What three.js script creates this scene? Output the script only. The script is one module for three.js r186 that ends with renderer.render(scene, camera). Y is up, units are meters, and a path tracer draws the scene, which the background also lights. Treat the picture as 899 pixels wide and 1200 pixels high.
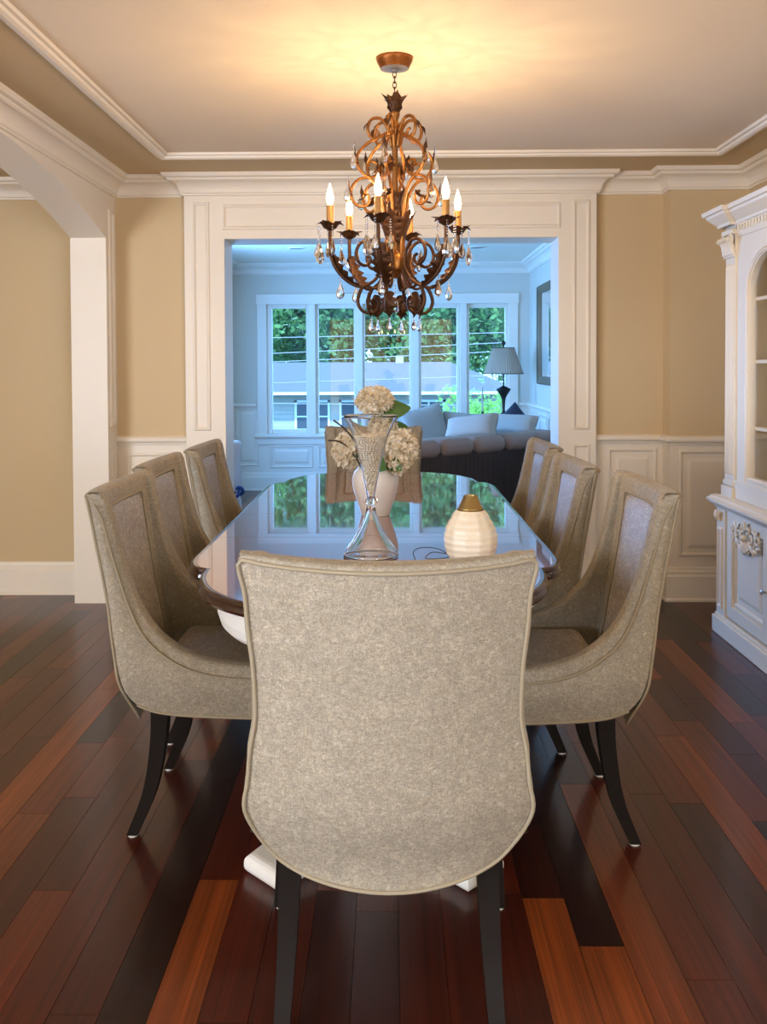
import * as THREE from 'three';
import { RoundedBoxGeometry } from 'three/addons/geometries/RoundedBoxGeometry.js';
import { mergeGeometries, toCreasedNormals } from 'three/addons/utils/BufferGeometryUtils.js';
import { RectAreaLightUniformsLib } from 'three/addons/lights/RectAreaLightUniformsLib.js';

// ------------------------------------------------------------------ camera, sky, large lights, exposure
RectAreaLightUniformsLib.init();
const scene = new THREE.Scene();
const renderer = new THREE.WebGLRenderer({ antialias: true });
renderer.toneMapping = THREE.LinearToneMapping;
renderer.toneMappingExposure = 1.0;
renderer.shadowMap.enabled = true;
const R = (a) => a * Math.PI / 180;
const camera = new THREE.PerspectiveCamera(58.11, 899 / 1200, 0.05, 300);
camera.position.set(0, 1.33, 0);
camera.rotation.order = 'YXZ';
camera.rotation.set(R(-1.5), R(0.8), R(-0.25));
camera.setViewOffset(899, 1200, 6.6, 143.7, 899, 1200);

scene.background = new THREE.Color().setRGB(0.16, 0.43, 1.0).multiplyScalar(8.5);   // even blue daylight sky

const sun = new THREE.DirectionalLight(new THREE.Color().setRGB(0.46, 0.74, 1.0), 9);     // high sun behind the viewer's house: it lights the trees across the street
sun.name = 'sun'; sun.position.set(0, 45, 6); sun.target.position.set(0, 0, -30); scene.add(sun, sun.target); sun.castShadow = true;
Object.assign(sun.shadow.camera, { left: -40, right: 40, top: 40, bottom: -40, near: 1, far: 150 }); sun.shadow.mapSize.set(2048, 2048);
const CEIL = 2.41, HALL_X = -3.9;
function windowLight(w, h, x, y, z, tx, ty, tz, color, intensity) {
  const l = new THREE.RectAreaLight(color, intensity, w, h);
  l.name = 'window_daylight'; l.position.set(x, y, z); l.lookAt(tx, ty, tz); scene.add(l);
  return l;
}
const DAY_WARM = new THREE.Color().setRGB(1.0, 0.965, 0.91), DAY_BLUE = new THREE.Color().setRGB(0.16, 0.43, 1.0);
windowLight(5.0, 1.9, HALL_X + 0.03, 1.35, 1.4, 5, 1.35, 1.4, DAY_WARM, 13.5);       // windows of the hall
windowLight(4.0, 1.8, 1.96, 1.35, 2.7, -5, 1.35, 2.7, DAY_WARM, 8);              // windows beside the viewer
windowLight(1.5, 1.5, -1.66, 1.35, -7.6, 5, 1.35, -7.6, DAY_BLUE, 22);             // extra light added at an unseen side window, to brighten the sitting room

// ------------------------------------------------------------------ helpers
let seed = 7;
const rnd = () => { seed = (seed * 1664525 + 1013904223) >>> 0; return seed / 4294967296; };
const rr = (a, b) => a + (b - a) * rnd();
const used = new Map();
const numbered = (n) => { const k = used.get(n) ?? 0; used.set(n, k + 1); return k ? n + '_' + String(k).padStart(3, '0') : n; };
const V = (x, y, z) => new THREE.Vector3(x, y, z);
const lerp = THREE.MathUtils.lerp, clamp = THREE.MathUtils.clamp;

function mesh(name, geo, mat, parent) {
  const m = new THREE.Mesh(Array.isArray(geo) ? merge(geo) : geo, mat);
  m.name = parent ? name : numbered(name);
  (parent ?? scene).add(m);
  return m;
}
function tag(o, label, category, group) { Object.assign(o.userData, { label, category }); if (group) o.userData.group = group; return o; }
function thing(name, label, category, pos = [0, 0, 0], turn = 0, group) {
  const g = new THREE.Group(); g.name = numbered(name); scene.add(g);
  g.position.set(...pos); g.rotation.y = turn;
  return tag(g, label, category, group);
}
function struct(name, geo, mat) { const m = mesh(name, geo, mat); m.userData.kind = 'structure'; return m; }
function structGroup(name) { const g = new THREE.Group(); g.name = numbered(name); g.userData.kind = 'structure'; scene.add(g); return g; }
function merge(list) {
  const a = list.map((g) => { const n = g.index ? g.toNonIndexed() : g.clone(); for (const k of Object.keys(n.attributes)) if (!['position', 'normal', 'uv'].includes(k)) n.deleteAttribute(k);
    if (!n.attributes.uv) n.setAttribute('uv', new THREE.BufferAttribute(new Float32Array(n.attributes.position.count * 2), 2));
    if (!n.attributes.normal) n.computeVertexNormals(); n.morphAttributes = {}; return n; });
  return mergeGeometries(a);
}
// uv in metres, from the position by the way each face points
function metres(g, s = 1) {
  const n = g.index ? g.toNonIndexed() : g, p = n.attributes.position, uv = new Float32Array(p.count * 2), a = V(), b = V(), c = V(), f = V();
  for (let i = 0; i < p.count; i += 3) {
    a.fromBufferAttribute(p, i); b.fromBufferAttribute(p, i + 1); c.fromBufferAttribute(p, i + 2);
    f.copy(b).sub(a).cross(c.clone().sub(a)); const x = Math.abs(f.x), y = Math.abs(f.y), z = Math.abs(f.z);
    [a, b, c].forEach((q, k) => { const [u, v] = y >= x && y >= z ? [q.x, q.z] : x >= z ? [q.z, q.y] : [q.x, q.y]; uv[(i + k) * 2] = u * s; uv[(i + k) * 2 + 1] = v * s; });
  }
  n.setAttribute('uv', new THREE.BufferAttribute(uv, 2));
  return n;
}
const box = (x0, x1, y0, y1, z0, z1) => metres(new THREE.BoxGeometry(x1 - x0, y1 - y0, z1 - z0).translate((x0 + x1) / 2, (y0 + y1) / 2, (z0 + z1) / 2));
const rbox = (x0, x1, y0, y1, z0, z1, r = 0.006, s = 2) => metres(new RoundedBoxGeometry(x1 - x0, y1 - y0, z1 - z0, s, Math.min(r, (x1 - x0) / 2.01, (y1 - y0) / 2.01, (z1 - z0) / 2.01)).translate((x0 + x1) / 2, (y0 + y1) / 2, (z0 + z1) / 2));
const at = (g, x, y, z, ry = 0, rx = 0, rz = 0) => g.rotateX(rx).rotateZ(rz).rotateY(ry).translate(x, y, z);
// grid surface: fn(i/nu, j/nv) -> [x,y,z]
function grid(nu, nv, fn, flip = false) {
  const pos = [], uv = [], idx = [];
  for (let i = 0; i <= nu; i++) for (let j = 0; j <= nv; j++) { const p = fn(i / nu, j / nv); pos.push(p[0], p[1], p[2]); uv.push(i / nu, j / nv); }
  for (let i = 0; i < nu; i++) for (let j = 0; j < nv; j++) {
    const a = i * (nv + 1) + j, b = a + nv + 1;
    flip ? idx.push(a, a + 1, b, b, a + 1, b + 1) : idx.push(a, b, a + 1, b, b + 1, a + 1);
  }
  const g = new THREE.BufferGeometry();
  g.setAttribute('position', new THREE.Float32BufferAttribute(pos, 3)); g.setAttribute('uv', new THREE.Float32BufferAttribute(uv, 2));
  g.setIndex(idx); g.computeVertexNormals();
  return g;
}
function curveOf(pts, closed = false) { return new THREE.CatmullRomCurve3(pts.map((p) => (p.isVector3 ? p : V(...p))), closed, 'centripetal'); }
// tube with a radius that may vary: r(u)
function tube(pts, r, seg = 40, rad = 7, closed = false) {
  const c = curveOf(pts, closed), g = new THREE.TubeGeometry(c, seg, 1, rad, closed);
  const rf = typeof r === 'function' ? r : () => r, p = g.attributes.position, q = V(), o = V();
  for (let i = 0; i <= seg; i++) {
    c.getPointAt(i / seg, o); const k = rf(i / seg);
    for (let j = 0; j <= rad; j++) { const n = i * (rad + 1) + j; q.fromBufferAttribute(p, n).sub(o).multiplyScalar(k).add(o); p.setXYZ(n, q.x, q.y, q.z); }
  }
  return g;
}
const lathe = (pts, seg = 32) => new THREE.LatheGeometry(pts.map((p) => new THREE.Vector2(...p)), seg);
const smoothPts = (pts, n = 40) => new THREE.SplineCurve(pts.map((p) => new THREE.Vector2(...p))).getPoints(n).map((p) => [Math.max(p.x, 0), p.y]);
// sweep a profile [[out, up], ...] along a plan path [[x, z], ...]; "out" goes to the left of the walking direction
function sweep(profile, path, y = 0, closed = false) {
  const n = path.length, rows = [];
  for (let i = 0; i < n; i++) {
    const p = path[i], a = path[(i - 1 + n) % n], b = path[(i + 1) % n];
    const d1 = closed || i > 0 ? [p[0] - a[0], p[1] - a[1]] : null, d2 = closed || i < n - 1 ? [b[0] - p[0], b[1] - p[1]] : null;
    const nor = (d) => { const l = Math.hypot(d[0], d[1]) || 1; return [d[1] / l, -d[0] / l]; };
    const n1 = d1 ? nor(d1) : nor(d2), n2 = d2 ? nor(d2) : n1, m = [n1[0] + n2[0], n1[1] + n2[1]], l2 = m[0] * m[0] + m[1] * m[1];
    const k = Math.min(2 / Math.max(l2, 0.4), 5);
    rows.push(profile.map(([o, u]) => [p[0] + m[0] * k * o, y + u, p[1] + m[1] * k * o]));
  }
  const pos = [], tri = (a, b, c) => pos.push(...a, ...b, ...c), N = closed ? n : n - 1;
  for (let i = 0; i < N; i++) for (let j = 0; j < profile.length - 1; j++) {
    const A = rows[i], B = rows[(i + 1) % n];
    tri(A[j], B[j], A[j + 1]); tri(B[j], B[j + 1], A[j + 1]);
  }
  if (!closed) for (const [r, f] of [[rows[0], 1], [rows[n - 1], -1]]) for (let j = 1; j < r.length - 1; j++) f > 0 ? tri(r[0], r[j], r[j + 1]) : tri(r[0], r[j + 1], r[j]);
  const g = new THREE.BufferGeometry(); g.setAttribute('position', new THREE.Float32BufferAttribute(pos, 3)); g.computeVertexNormals();
  return metres(g);
}
// ---- textures
function noiseGrid(n, cells, s) {                        // tileable value noise
  let k = s; const rn = () => { k = (k * 1664525 + 1013904223) >>> 0; return k / 4294967296; };
  const cx = Array.isArray(cells) ? cells[0] : cells, cy = Array.isArray(cells) ? cells[1] : cells, a = new Float32Array(cx * cy).map(rn), out = new Float32Array(n * n), sm = (t) => t * t * (3 - 2 * t);
  for (let y = 0; y < n; y++) { const fy = y / n * cy, iy = Math.floor(fy), ty = sm(fy - iy), y1 = (iy + 1) % cy;
    for (let x = 0; x < n; x++) { const fx = x / n * cx, ix = Math.floor(fx), tx = sm(fx - ix), x1 = (ix + 1) % cx;
      out[y * n + x] = lerp(lerp(a[iy * cx + ix], a[iy * cx + x1], tx), lerp(a[y1 * cx + ix], a[y1 * cx + x1], tx), ty); } }
  return out;
}
function layers(n, list) { const out = new Float32Array(n * n); list.forEach(([cells, amp], i) => { const g = noiseGrid(n, cells, 91 + i * 37 + (Array.isArray(cells) ? cells[0] : cells)); for (let k = 0; k < out.length; k++) out[k] += (g[k] - 0.5) * amp; }); return out; }
function tex(n, fn, srgb = true, rx = 1, ry = rx) {
  const d = new Uint8Array(n * n * 4);
  for (let i = 0; i < n * n; i++) { const c = fn(i, i % n, Math.floor(i / n)); for (let k = 0; k < 3; k++) d[i * 4 + k] = clamp(c[k], 0, 255); d[i * 4 + 3] = 255; }
  const t = new THREE.DataTexture(d, n, n); t.wrapS = t.wrapT = THREE.RepeatWrapping; t.magFilter = THREE.LinearFilter; t.minFilter = THREE.LinearMipmapLinearFilter; t.generateMipmaps = true;
  if (srgb) t.colorSpace = THREE.SRGBColorSpace; t.repeat.set(rx, ry); t.needsUpdate = true; return t;
}
const gray = (n, f, k = 128, rx = 1, ry = rx) => tex(n, (i) => { const v = 128 + f[i] * k; return [v, v, v]; }, false, rx, ry);
const std = (o) => new THREE.MeshStandardMaterial(o), phys = (o) => new THREE.MeshPhysicalMaterial(o);

// ------------------------------------------------------------------ materials
const plaster = layers(256, [[64, 0.6], [128, 0.5], [20, 0.4]]);
const plasterBump = gray(256, plaster, 128, 2.5);
const M = {
  tan: std({ color: '#d0b991', roughness: 0.75, bumpMap: plasterBump, bumpScale: 0.0006 }),
  white: std({ color: '#ece3d3', roughness: 0.42 }),
  ceiling: std({ color: '#f0e1c8', roughness: 0.85, bumpMap: plasterBump, bumpScale: 0.0005 }),
  greige: std({ color: '#d3cec0', roughness: 0.8, bumpMap: plasterBump, bumpScale: 0.0005 }),
  darkgap: std({ color: '#140805', roughness: 0.8 }),
  pane: phys({ color: '#ffffff', roughness: 0.0, transmission: 1, thickness: 0, ior: 1.5 }),
};
// chenille upholstery: woven rows with crushed, lighter patches in the pile
const fabN = 1024, fabL = layers(fabN, [[[20, 26], 0.22], [[64, 80], 0.45], [[150, 190], 0.6], [[400, 330], 0.5]]), fabW = layers(fabN, [[[512, 340], 1.0], [[90, 512], 0.5], [[512, 60], 0.35]]);
const fabTex = tex(fabN, (i) => { const crush = clamp((fabL[i] - 0.05) * 2.0, 0, 1), b = 0.88 + fabL[i] * 0.12 + fabW[i] * 0.20 + crush * 0.08; return [164 * b, 152 * b, 130 * b]; }, true, 1.6);
const fabBump = gray(fabN, fabW.map((v, i) => v * 0.8 + fabL[i] * 0.5), 90, 1.6);
M.fabric = phys({ map: fabTex, bumpMap: fabBump, bumpScale: 0.0012, roughness: 0.78, sheen: 0.35, sheenColor: new THREE.Color('#e2dccf'), sheenRoughness: 0.45 });
const velTex = tex(fabN, (i) => { const crush = clamp((fabL[i] - 0.0) * 2.4, 0, 1), b = 0.82 + fabL[i] * 0.18 + fabW[i] * 0.14 + crush * 0.16; return [180 * b, 166 * b, 145 * b]; }, true, 2.2);
M.velvet = phys({ map: velTex, bumpMap: fabBump, bumpScale: 0.001, roughness: 0.5, sheen: 0.8, sheenColor: new THREE.Color('#efe6d6'), sheenRoughness: 0.3 });
M.piping = phys({ color: '#93866d', roughness: 0.75, sheen: 0.4, sheenColor: new THREE.Color('#e8dcc4'), sheenRoughness: 0.5 });
M.espresso = phys({ color: '#160f0a', roughness: 0.55, specularIntensity: 0.35 });
M.glide = std({ color: '#c9c3b8', roughness: 0.6 });
M.under = std({ color: '#15110e', roughness: 0.9 });
// floor boards
const woodL = layers(512, [[[6, 220], 0.55], [[3, 90], 0.4], [[10, 400], 0.5], [[2, 24], 0.5]]);
const woodTex = tex(512, (i) => { const b = 0.82 + woodL[i] * 0.34; return [255 * b, 255 * b, 255 * b]; }, true, 1, 1);
const boardTones = ['#4a180b', '#571e0d', '#662711', '#381008', '#773615', '#260905', '#501b0d', '#884016'];
M.boards = boardTones.map((c) => phys({ color: c, map: woodTex, roughness: 0.34, specularIntensity: 0.6, clearcoat: 0.28, clearcoatRoughness: 0.12 }));
M.gold = std({ color: '#936230', metalness: 0.85, roughness: 0.36 });
M.bronze = std({ color: '#4a2f1b', metalness: 0.7, roughness: 0.42 });
M.crystal = phys({ color: '#ffffff', roughness: 0.0, transmission: 1, thickness: 0.02, ior: 1.52 });
M.glass = phys({ color: '#ffffff', roughness: 0.0, transmission: 1, thickness: 0.01, ior: 1.5 });
M.candle = std({ color: '#a87838', roughness: 0.5, metalness: 0.2 });
M.bulb = std({ color: '#fff3d8', emissive: new THREE.Color().setRGB(1.0, 0.72, 0.36), emissiveIntensity: 22, roughness: 0.2 });

// ------------------------------------------------------------------ room shell
const BACK = -5.30, LEFT = -1.58, RIGHT = 2.0, FAR = -9.8, REAR = 5.0, HALL = HALL_X;
// floor: boards run toward the sitting room
{
  const floor = structGroup('floor');
  mesh('subfloor', box(HALL - 0.3, RIGHT + 0.3, -0.12, -0.016, -10.2, REAR + 0.3), M.darkgap, floor).name = 'subfloor';
  const W = 0.103, rest = [];
  const boards = [];
  let col = 0;
  for (let x = HALL; x < RIGHT; x += W, col++) {
    let z = REAR + 0.1 - rr(0, 0.9);
    while (z > -10.0) {
      const L = rr(0.45, 1.35), z0 = Math.max(z - L, -10.05), z1 = z; z -= L;
      const inView = z0 < -1.75 && z1 > -5.35 && Math.abs((x + W / 2) / ((z0 + z1) / 2)) < 0.56 + 0.05;
      boards.push({ x, z0, z1, inView });
    }
  }
  const g4 = (b) => { const g = box(b.x + 0.0006, b.x + W - 0.0006, -0.016, 0, b.z0 + 0.0006, b.z1 - 0.0006); const uv = g.attributes.uv, p = g.attributes.position, ou = rnd() * 7, ov = rnd() * 5; for (let i = 0; i < uv.count; i++) uv.setXY(i, p.getZ(i) * 0.55 + ou, p.getX(i) * 1.6 + ov); return g; };
  const tone = () => { const r = rnd(); return r < 0.2 ? 0 : r < 0.4 ? 1 : r < 0.55 ? 2 : r < 0.7 ? 3 : r < 0.78 ? 4 : r < 0.86 ? 5 : r < 0.95 ? 6 : 7; };
  const byTone = M.boards.map(() => []);
  let single = 0;
  for (const b of boards) {
    const t = tone();
    if (b.inView && single < 299) { mesh('plank', g4(b), M.boards[t], floor); single++; } else byTone[t].push(g4(b));
  }
  byTone.forEach((l, t) => { if (l.length) { const m = mesh('planks', l, M.boards[t], floor); m.userData.kind = 'stuff'; } });
}
// ceiling slab, its tan border and the lighter field inside the moulding
const CO = { x0: -1.19, x1: 1.70, z0: -4.74, z1: -1.75 };
{
  const c = structGroup('ceiling');
  mesh('ceiling_field', box(CO.x0, CO.x1, CEIL, CEIL + 0.2, CO.z0, CO.z1), M.ceiling, c);
  mesh('ceiling_border', [box(HALL - 0.2, CO.x0, CEIL, CEIL + 0.2, BACK - 0.2, REAR + 0.2), box(CO.x1, RIGHT + 0.2, CEIL, CEIL + 0.2, BACK - 0.2, REAR + 0.2), box(CO.x0, CO.x1, CEIL, CEIL + 0.2, BACK - 0.2, CO.z0), box(CO.x0, CO.x1, CEIL, CEIL + 0.2, CO.z1, REAR + 0.2)], M.tan, c);
  mesh('sitting_room_ceiling', box(-1.95, 1.75, CEIL, CEIL + 0.2, FAR - 0.2, BACK - 0.2), M.white, c);
  const prof = [[0.0, 0], [0.0, -0.016], [0.012, -0.018], [0.018, -0.026], [0.034, -0.03], [0.046, -0.024], [0.05, -0.014], [0.062, -0.012], [0.066, 0]];
  struct('trim_1', sweep(prof, [[CO.x0, CO.z0], [CO.x0, CO.z1], [CO.x1, CO.z1], [CO.x1, CO.z0]].map(([x, z]) => [x, z]), CEIL, true), M.white);
}
const arc = (cx, cy, r, a0, a1, n = 6) => Array.from({ length: n + 1 }, (_, i) => { const a = R(a0 + (a1 - a0) * i / n); return [cx + Math.cos(a) * r, cy + Math.sin(a) * r]; });
const crown = [[0, -0.115], [0.012, -0.113], [0.014, -0.104], [0.02, -0.1], ...arc(0.075, -0.095, 0.055, 180, 95, 6), [0.078, -0.034], [0.08, -0.026], [0.09, -0.024], ...arc(0.09, -0.012, 0.012, -90, 0, 3), [0.104, -0.012], [0.106, 0], [0, 0]];
const rail = [[0, -0.045], [0.012, -0.043], [0.014, -0.03], ...arc(0.018, -0.014, 0.016, -90, 60, 6), [0.018, 0.006], [0, 0.008]];
const base = [[0, 0], [0.03, 0], [0.03, 0.012], [0.022, 0.02], [0.02, 0.14], [0.014, 0.15], [0.014, 0.165], [0.008, 0.172], [0.006, 0.186], [0, 0.19]];
const BUMP = { x: 1.56, z: -5.17 };
// out = left of the walking direction, so walk with the wall on the right hand
const OPEN = { x0: -0.942, x1: 0.952, h: 2.05 }, CAS = { x0: -1.172, x1: 1.168, z: BACK + 0.055 };
struct('trim_2', sweep(crown, [[LEFT, 1.2], [LEFT, BACK + 0.0], [CAS.x0 - 0.02, BACK]].reverse().map((p) => p), CEIL), M.white);
struct('trim_3', sweep(crown, [[CAS.x0, BACK], [CAS.x0, CAS.z], [CAS.x1, CAS.z], [CAS.x1, BACK]].reverse(), CEIL), M.white);
struct('trim_4', sweep(crown, [[CAS.x1, BACK], [BUMP.x, BACK], [BUMP.x, BUMP.z], [RIGHT, BUMP.z], [RIGHT, REAR]].reverse(), CEIL), M.white);

// raised wall panel facing +z at z, or turned by ry
function wallPanel(w, h, mat, parent, x, y, z, ry = 0, name = 'panel') {
  const t = 0.022, prof = [[0, 0], [0.004, 0.008], [0.012, 0.010], [t, 0.002], [t, 0]];
  // frame moulding round the field, then the raised field
  const ring = []; const path = [[-w / 2, -h / 2], [w / 2, -h / 2], [w / 2, h / 2], [-w / 2, h / 2]];
  const fr = sweep(prof.map(([o, u]) => [-o, u]), path, 0, true).rotateX(Math.PI / 2);      // plan (x,z) -> (x,-y), up -> z
  const f0 = 0.045, f1 = 0.065, field = [];
  const a = w / 2 - f0, b = h / 2 - f0, c = w / 2 - f1, d = h / 2 - f1;
  if (c > 0.01 && d > 0.01) {
    const P = [[-a, -b, 0.001], [a, -b, 0.001], [a, b, 0.001], [-a, b, 0.001]], Q = [[-c, -d, 0.008], [c, -d, 0.008], [c, d, 0.008], [-c, d, 0.008]], pos = [];
    for (let i = 0; i < 4; i++) { const j = (i + 1) % 4; pos.push(...P[i], ...P[j], ...Q[i], ...P[j], ...Q[j], ...Q[i]); }
    pos.push(...Q[0], ...Q[1], ...Q[2], ...Q[0], ...Q[2], ...Q[3]);
    const g = new THREE.BufferGeometry(); g.setAttribute('position', new THREE.Float32BufferAttribute(pos, 3)); g.computeVertexNormals(); field.push(metres(g));
  }
  const m = mesh(name, [fr, ...field], mat, parent);
  m.position.set(x, y, z); m.rotation.y = ry;
  return m;
}
const RAIL = 0.92;
// back wall with the wide opening
{
  const w = structGroup('wall_back'), z0 = BACK - 0.2;
  mesh('painted_wall', [box(LEFT, CAS.x0 + 0.02, RAIL - 0.02, CEIL, z0, BACK), box(CAS.x1 - 0.02, BUMP.x, RAIL - 0.02, CEIL, z0, BACK), box(BUMP.x, RIGHT, RAIL - 0.02, CEIL, z0, BUMP.z)], M.tan, w);
  mesh('wainscot', [box(LEFT, CAS.x0 + 0.02, 0, RAIL - 0.02, z0, BACK), box(CAS.x1 - 0.02, BUMP.x, 0, RAIL - 0.02, z0, BACK), box(BUMP.x, RIGHT, 0, RAIL - 0.02, z0, BUMP.z)], M.white, w);
  mesh('header', box(CAS.x0 + 0.02, CAS.x1 - 0.02, OPEN.h, CEIL, z0, BACK + 0.002), M.white, w);
  mesh('jamb', box(CAS.x0 + 0.02, OPEN.x0, 0, OPEN.h, z0, BACK + 0.002), M.white, w);
  mesh('jamb', box(OPEN.x1, CAS.x1 - 0.02, 0, OPEN.h, z0, BACK + 0.002), M.white, w);
  // casing: two pilaster boards and a frieze board
  mesh('casing', rbox(CAS.x0, OPEN.x0, 0, 2.30, BACK, CAS.z, 0.004), M.white, w);
  mesh('casing', rbox(OPEN.x1, CAS.x1, 0, 2.30, BACK, CAS.z, 0.004), M.white, w);
  mesh('frieze', rbox(OPEN.x0 - 0.004, OPEN.x1 + 0.004, OPEN.h, 2.30, BACK, CAS.z - 0.001, 0.004), M.white, w);
  wallPanel(1.92, 0.145, M.white, w, 0.005, 2.175, CAS.z - 0.001);
  for (const s of [[(CAS.x0 + OPEN.x0) / 2 - 0.02], [(CAS.x1 + OPEN.x1) / 2 + 0.02]]) {
    wallPanel(0.10, 1.30, M.white, w, s[0], 1.61, CAS.z); wallPanel(0.10, 0.66, M.white, w, s[0], 0.55, CAS.z);
  }
  wallPanel(0.30, 0.56, M.white, w, -1.375, 0.55, BACK);
  wallPanel(0.285, 0.60, M.white, w, 1.385, 0.55, BACK);
  wallPanel(0.34, 0.60, M.white, w, 1.78, 0.55, BUMP.z);
  struct('trim_5', sweep(rail, [[LEFT, BACK], [CAS.x0, BACK]].reverse(), RAIL), M.white);
  struct('trim_6', sweep(rail, [[CAS.x1, BACK], [BUMP.x, BACK], [BUMP.x, BUMP.z], [RIGHT, BUMP.z], [RIGHT, 0.6]].reverse(), RAIL), M.white);
  struct('baseboard_back', [sweep(base, [[LEFT, BACK], [CAS.x0, BACK]].reverse(), 0), sweep(base, [[CAS.x1, BACK], [BUMP.x, BACK], [BUMP.x, BUMP.z], [RIGHT, BUMP.z]].reverse(), 0)], M.white);
  struct('trim_7', [box(CAS.x0 - 0.012, OPEN.x0 + 0.004, 0, 0.2, BACK, CAS.z + 0.014), box(OPEN.x1 - 0.004, CAS.x1 + 0.012, 0, 0.2, BACK, CAS.z + 0.014)], M.white);
}
// left wall: wide segmental arch into the hall
{
  const w = structGroup('wall_left'), near = -1.2, s = new THREE.Shape(), a0 = 5.12, a1 = 1.70, sp = 2.045, rise = 0.25;
  s.moveTo(-near, 0); s.lineTo(a1, 0); s.lineTo(a1, sp);
  const c = (a0 + a1) / 2, hw = (a0 - a1) / 2, RR = (hw * hw + rise * rise) / (2 * rise);
  for (let i = 1; i < 48; i++) { const x = -hw + 2 * hw * i / 48; s.lineTo(c + x, sp + rise - RR + Math.sqrt(RR * RR - x * x)); }
  s.lineTo(a0, sp); s.lineTo(a0, 0); s.lineTo(5.34, 0); s.lineTo(5.34, CEIL); s.lineTo(-near, CEIL); s.closePath();
  // shape x = distance from the viewer; extrude goes through the wall
  mesh('arched_wall', metres(new THREE.ExtrudeGeometry(s, { depth: 0.2, bevelEnabled: false }).rotateY(Math.PI / 2).translate(LEFT - 0.2, 0, 0)), M.white, w);
  wallPanel(0.09, 1.22, M.white, w, LEFT, 1.60, -5.21, Math.PI / 2); wallPanel(0.09, 0.6, M.white, w, LEFT, 0.55, -5.21, Math.PI / 2);
  const blk = 0.2;
  struct('baseboard_left', [sweep(base, [[LEFT - 0.2, -5.34], [LEFT - 0.2, -5.12], [LEFT, -5.12], [LEFT, -5.3]], 0)], M.white);
  struct('baseboard_arch', [sweep(base, [[LEFT, -1.2], [LEFT, -1.70], [LEFT - 0.2, -1.70], [LEFT - 0.2, -1.2]], 0)], M.white);
}
// right wall, the wall behind the viewer and the hall
{
  // a wall across x with one wide window in it: [z0, z1] x [y0, y1]
  const windowWall = (wname, winName, x0, x1, za, zb, z0, z1, y0, y1, n) => {
    const w = structGroup(wname);
    mesh('painted_wall', [box(x0, x1, 0, CEIL, za, z0), box(x0, x1, 0, CEIL, z1, zb), box(x0, x1, 0, y0, z0, z1), box(x0, x1, y1, CEIL, z0, z1)], M.tan, w);
    const win = structGroup(winName), xm = (x0 + x1) / 2, fr = [box(xm - 0.04, xm + 0.04, y0, y0 + 0.05, z0, z1), box(xm - 0.04, xm + 0.04, y1 - 0.05, y1, z0, z1)];
    for (let k = 0; k <= n; k++) { const z = lerp(z0, z1, k / n); fr.push(box(xm - 0.04, xm + 0.04, y0, y1, z - 0.03, z + 0.03)); }
    mesh('window_frame', fr, M.white, win);
    for (let k = 0; k < n; k++) mesh('pane', box(xm - 0.002, xm + 0.002, y0 + 0.05, y1 - 0.05, lerp(z0, z1, k / n) + 0.03, lerp(z0, z1, (k + 1) / n) - 0.03), M.pane, win);
  };
  windowWall('wall_right', 'window_2', RIGHT, RIGHT + 0.2, BACK - 0.2, REAR, 0.7, 4.7, 0.45, 2.25, 4);
  struct('baseboard_right', sweep(base, [[RIGHT, BUMP.z], [RIGHT, REAR]].reverse(), 0), M.white);
  struct('wall_rear', box(HALL - 0.2, RIGHT + 0.2, 0, CEIL, REAR, REAR + 0.2), M.tan);
  struct('wall_hall', box(HALL - 0.2, LEFT - 0.2, 0, CEIL, -5.54, -5.34), M.tan);
  windowWall('wall_hall_side', 'window_4', HALL - 0.2, HALL, -5.34, REAR, -1.1, 3.9, 0.4, 2.3, 5);
  struct('baseboard_hall', sweep(base, [[HALL, REAR], [HALL, -5.34], [LEFT - 0.2, -5.34]].reverse(), 0), M.white);
  struct('trim_8', sweep(crown, [[HALL, REAR], [HALL, -5.34], [LEFT - 0.2, -5.34]].reverse(), CEIL), M.white);
}
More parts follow.
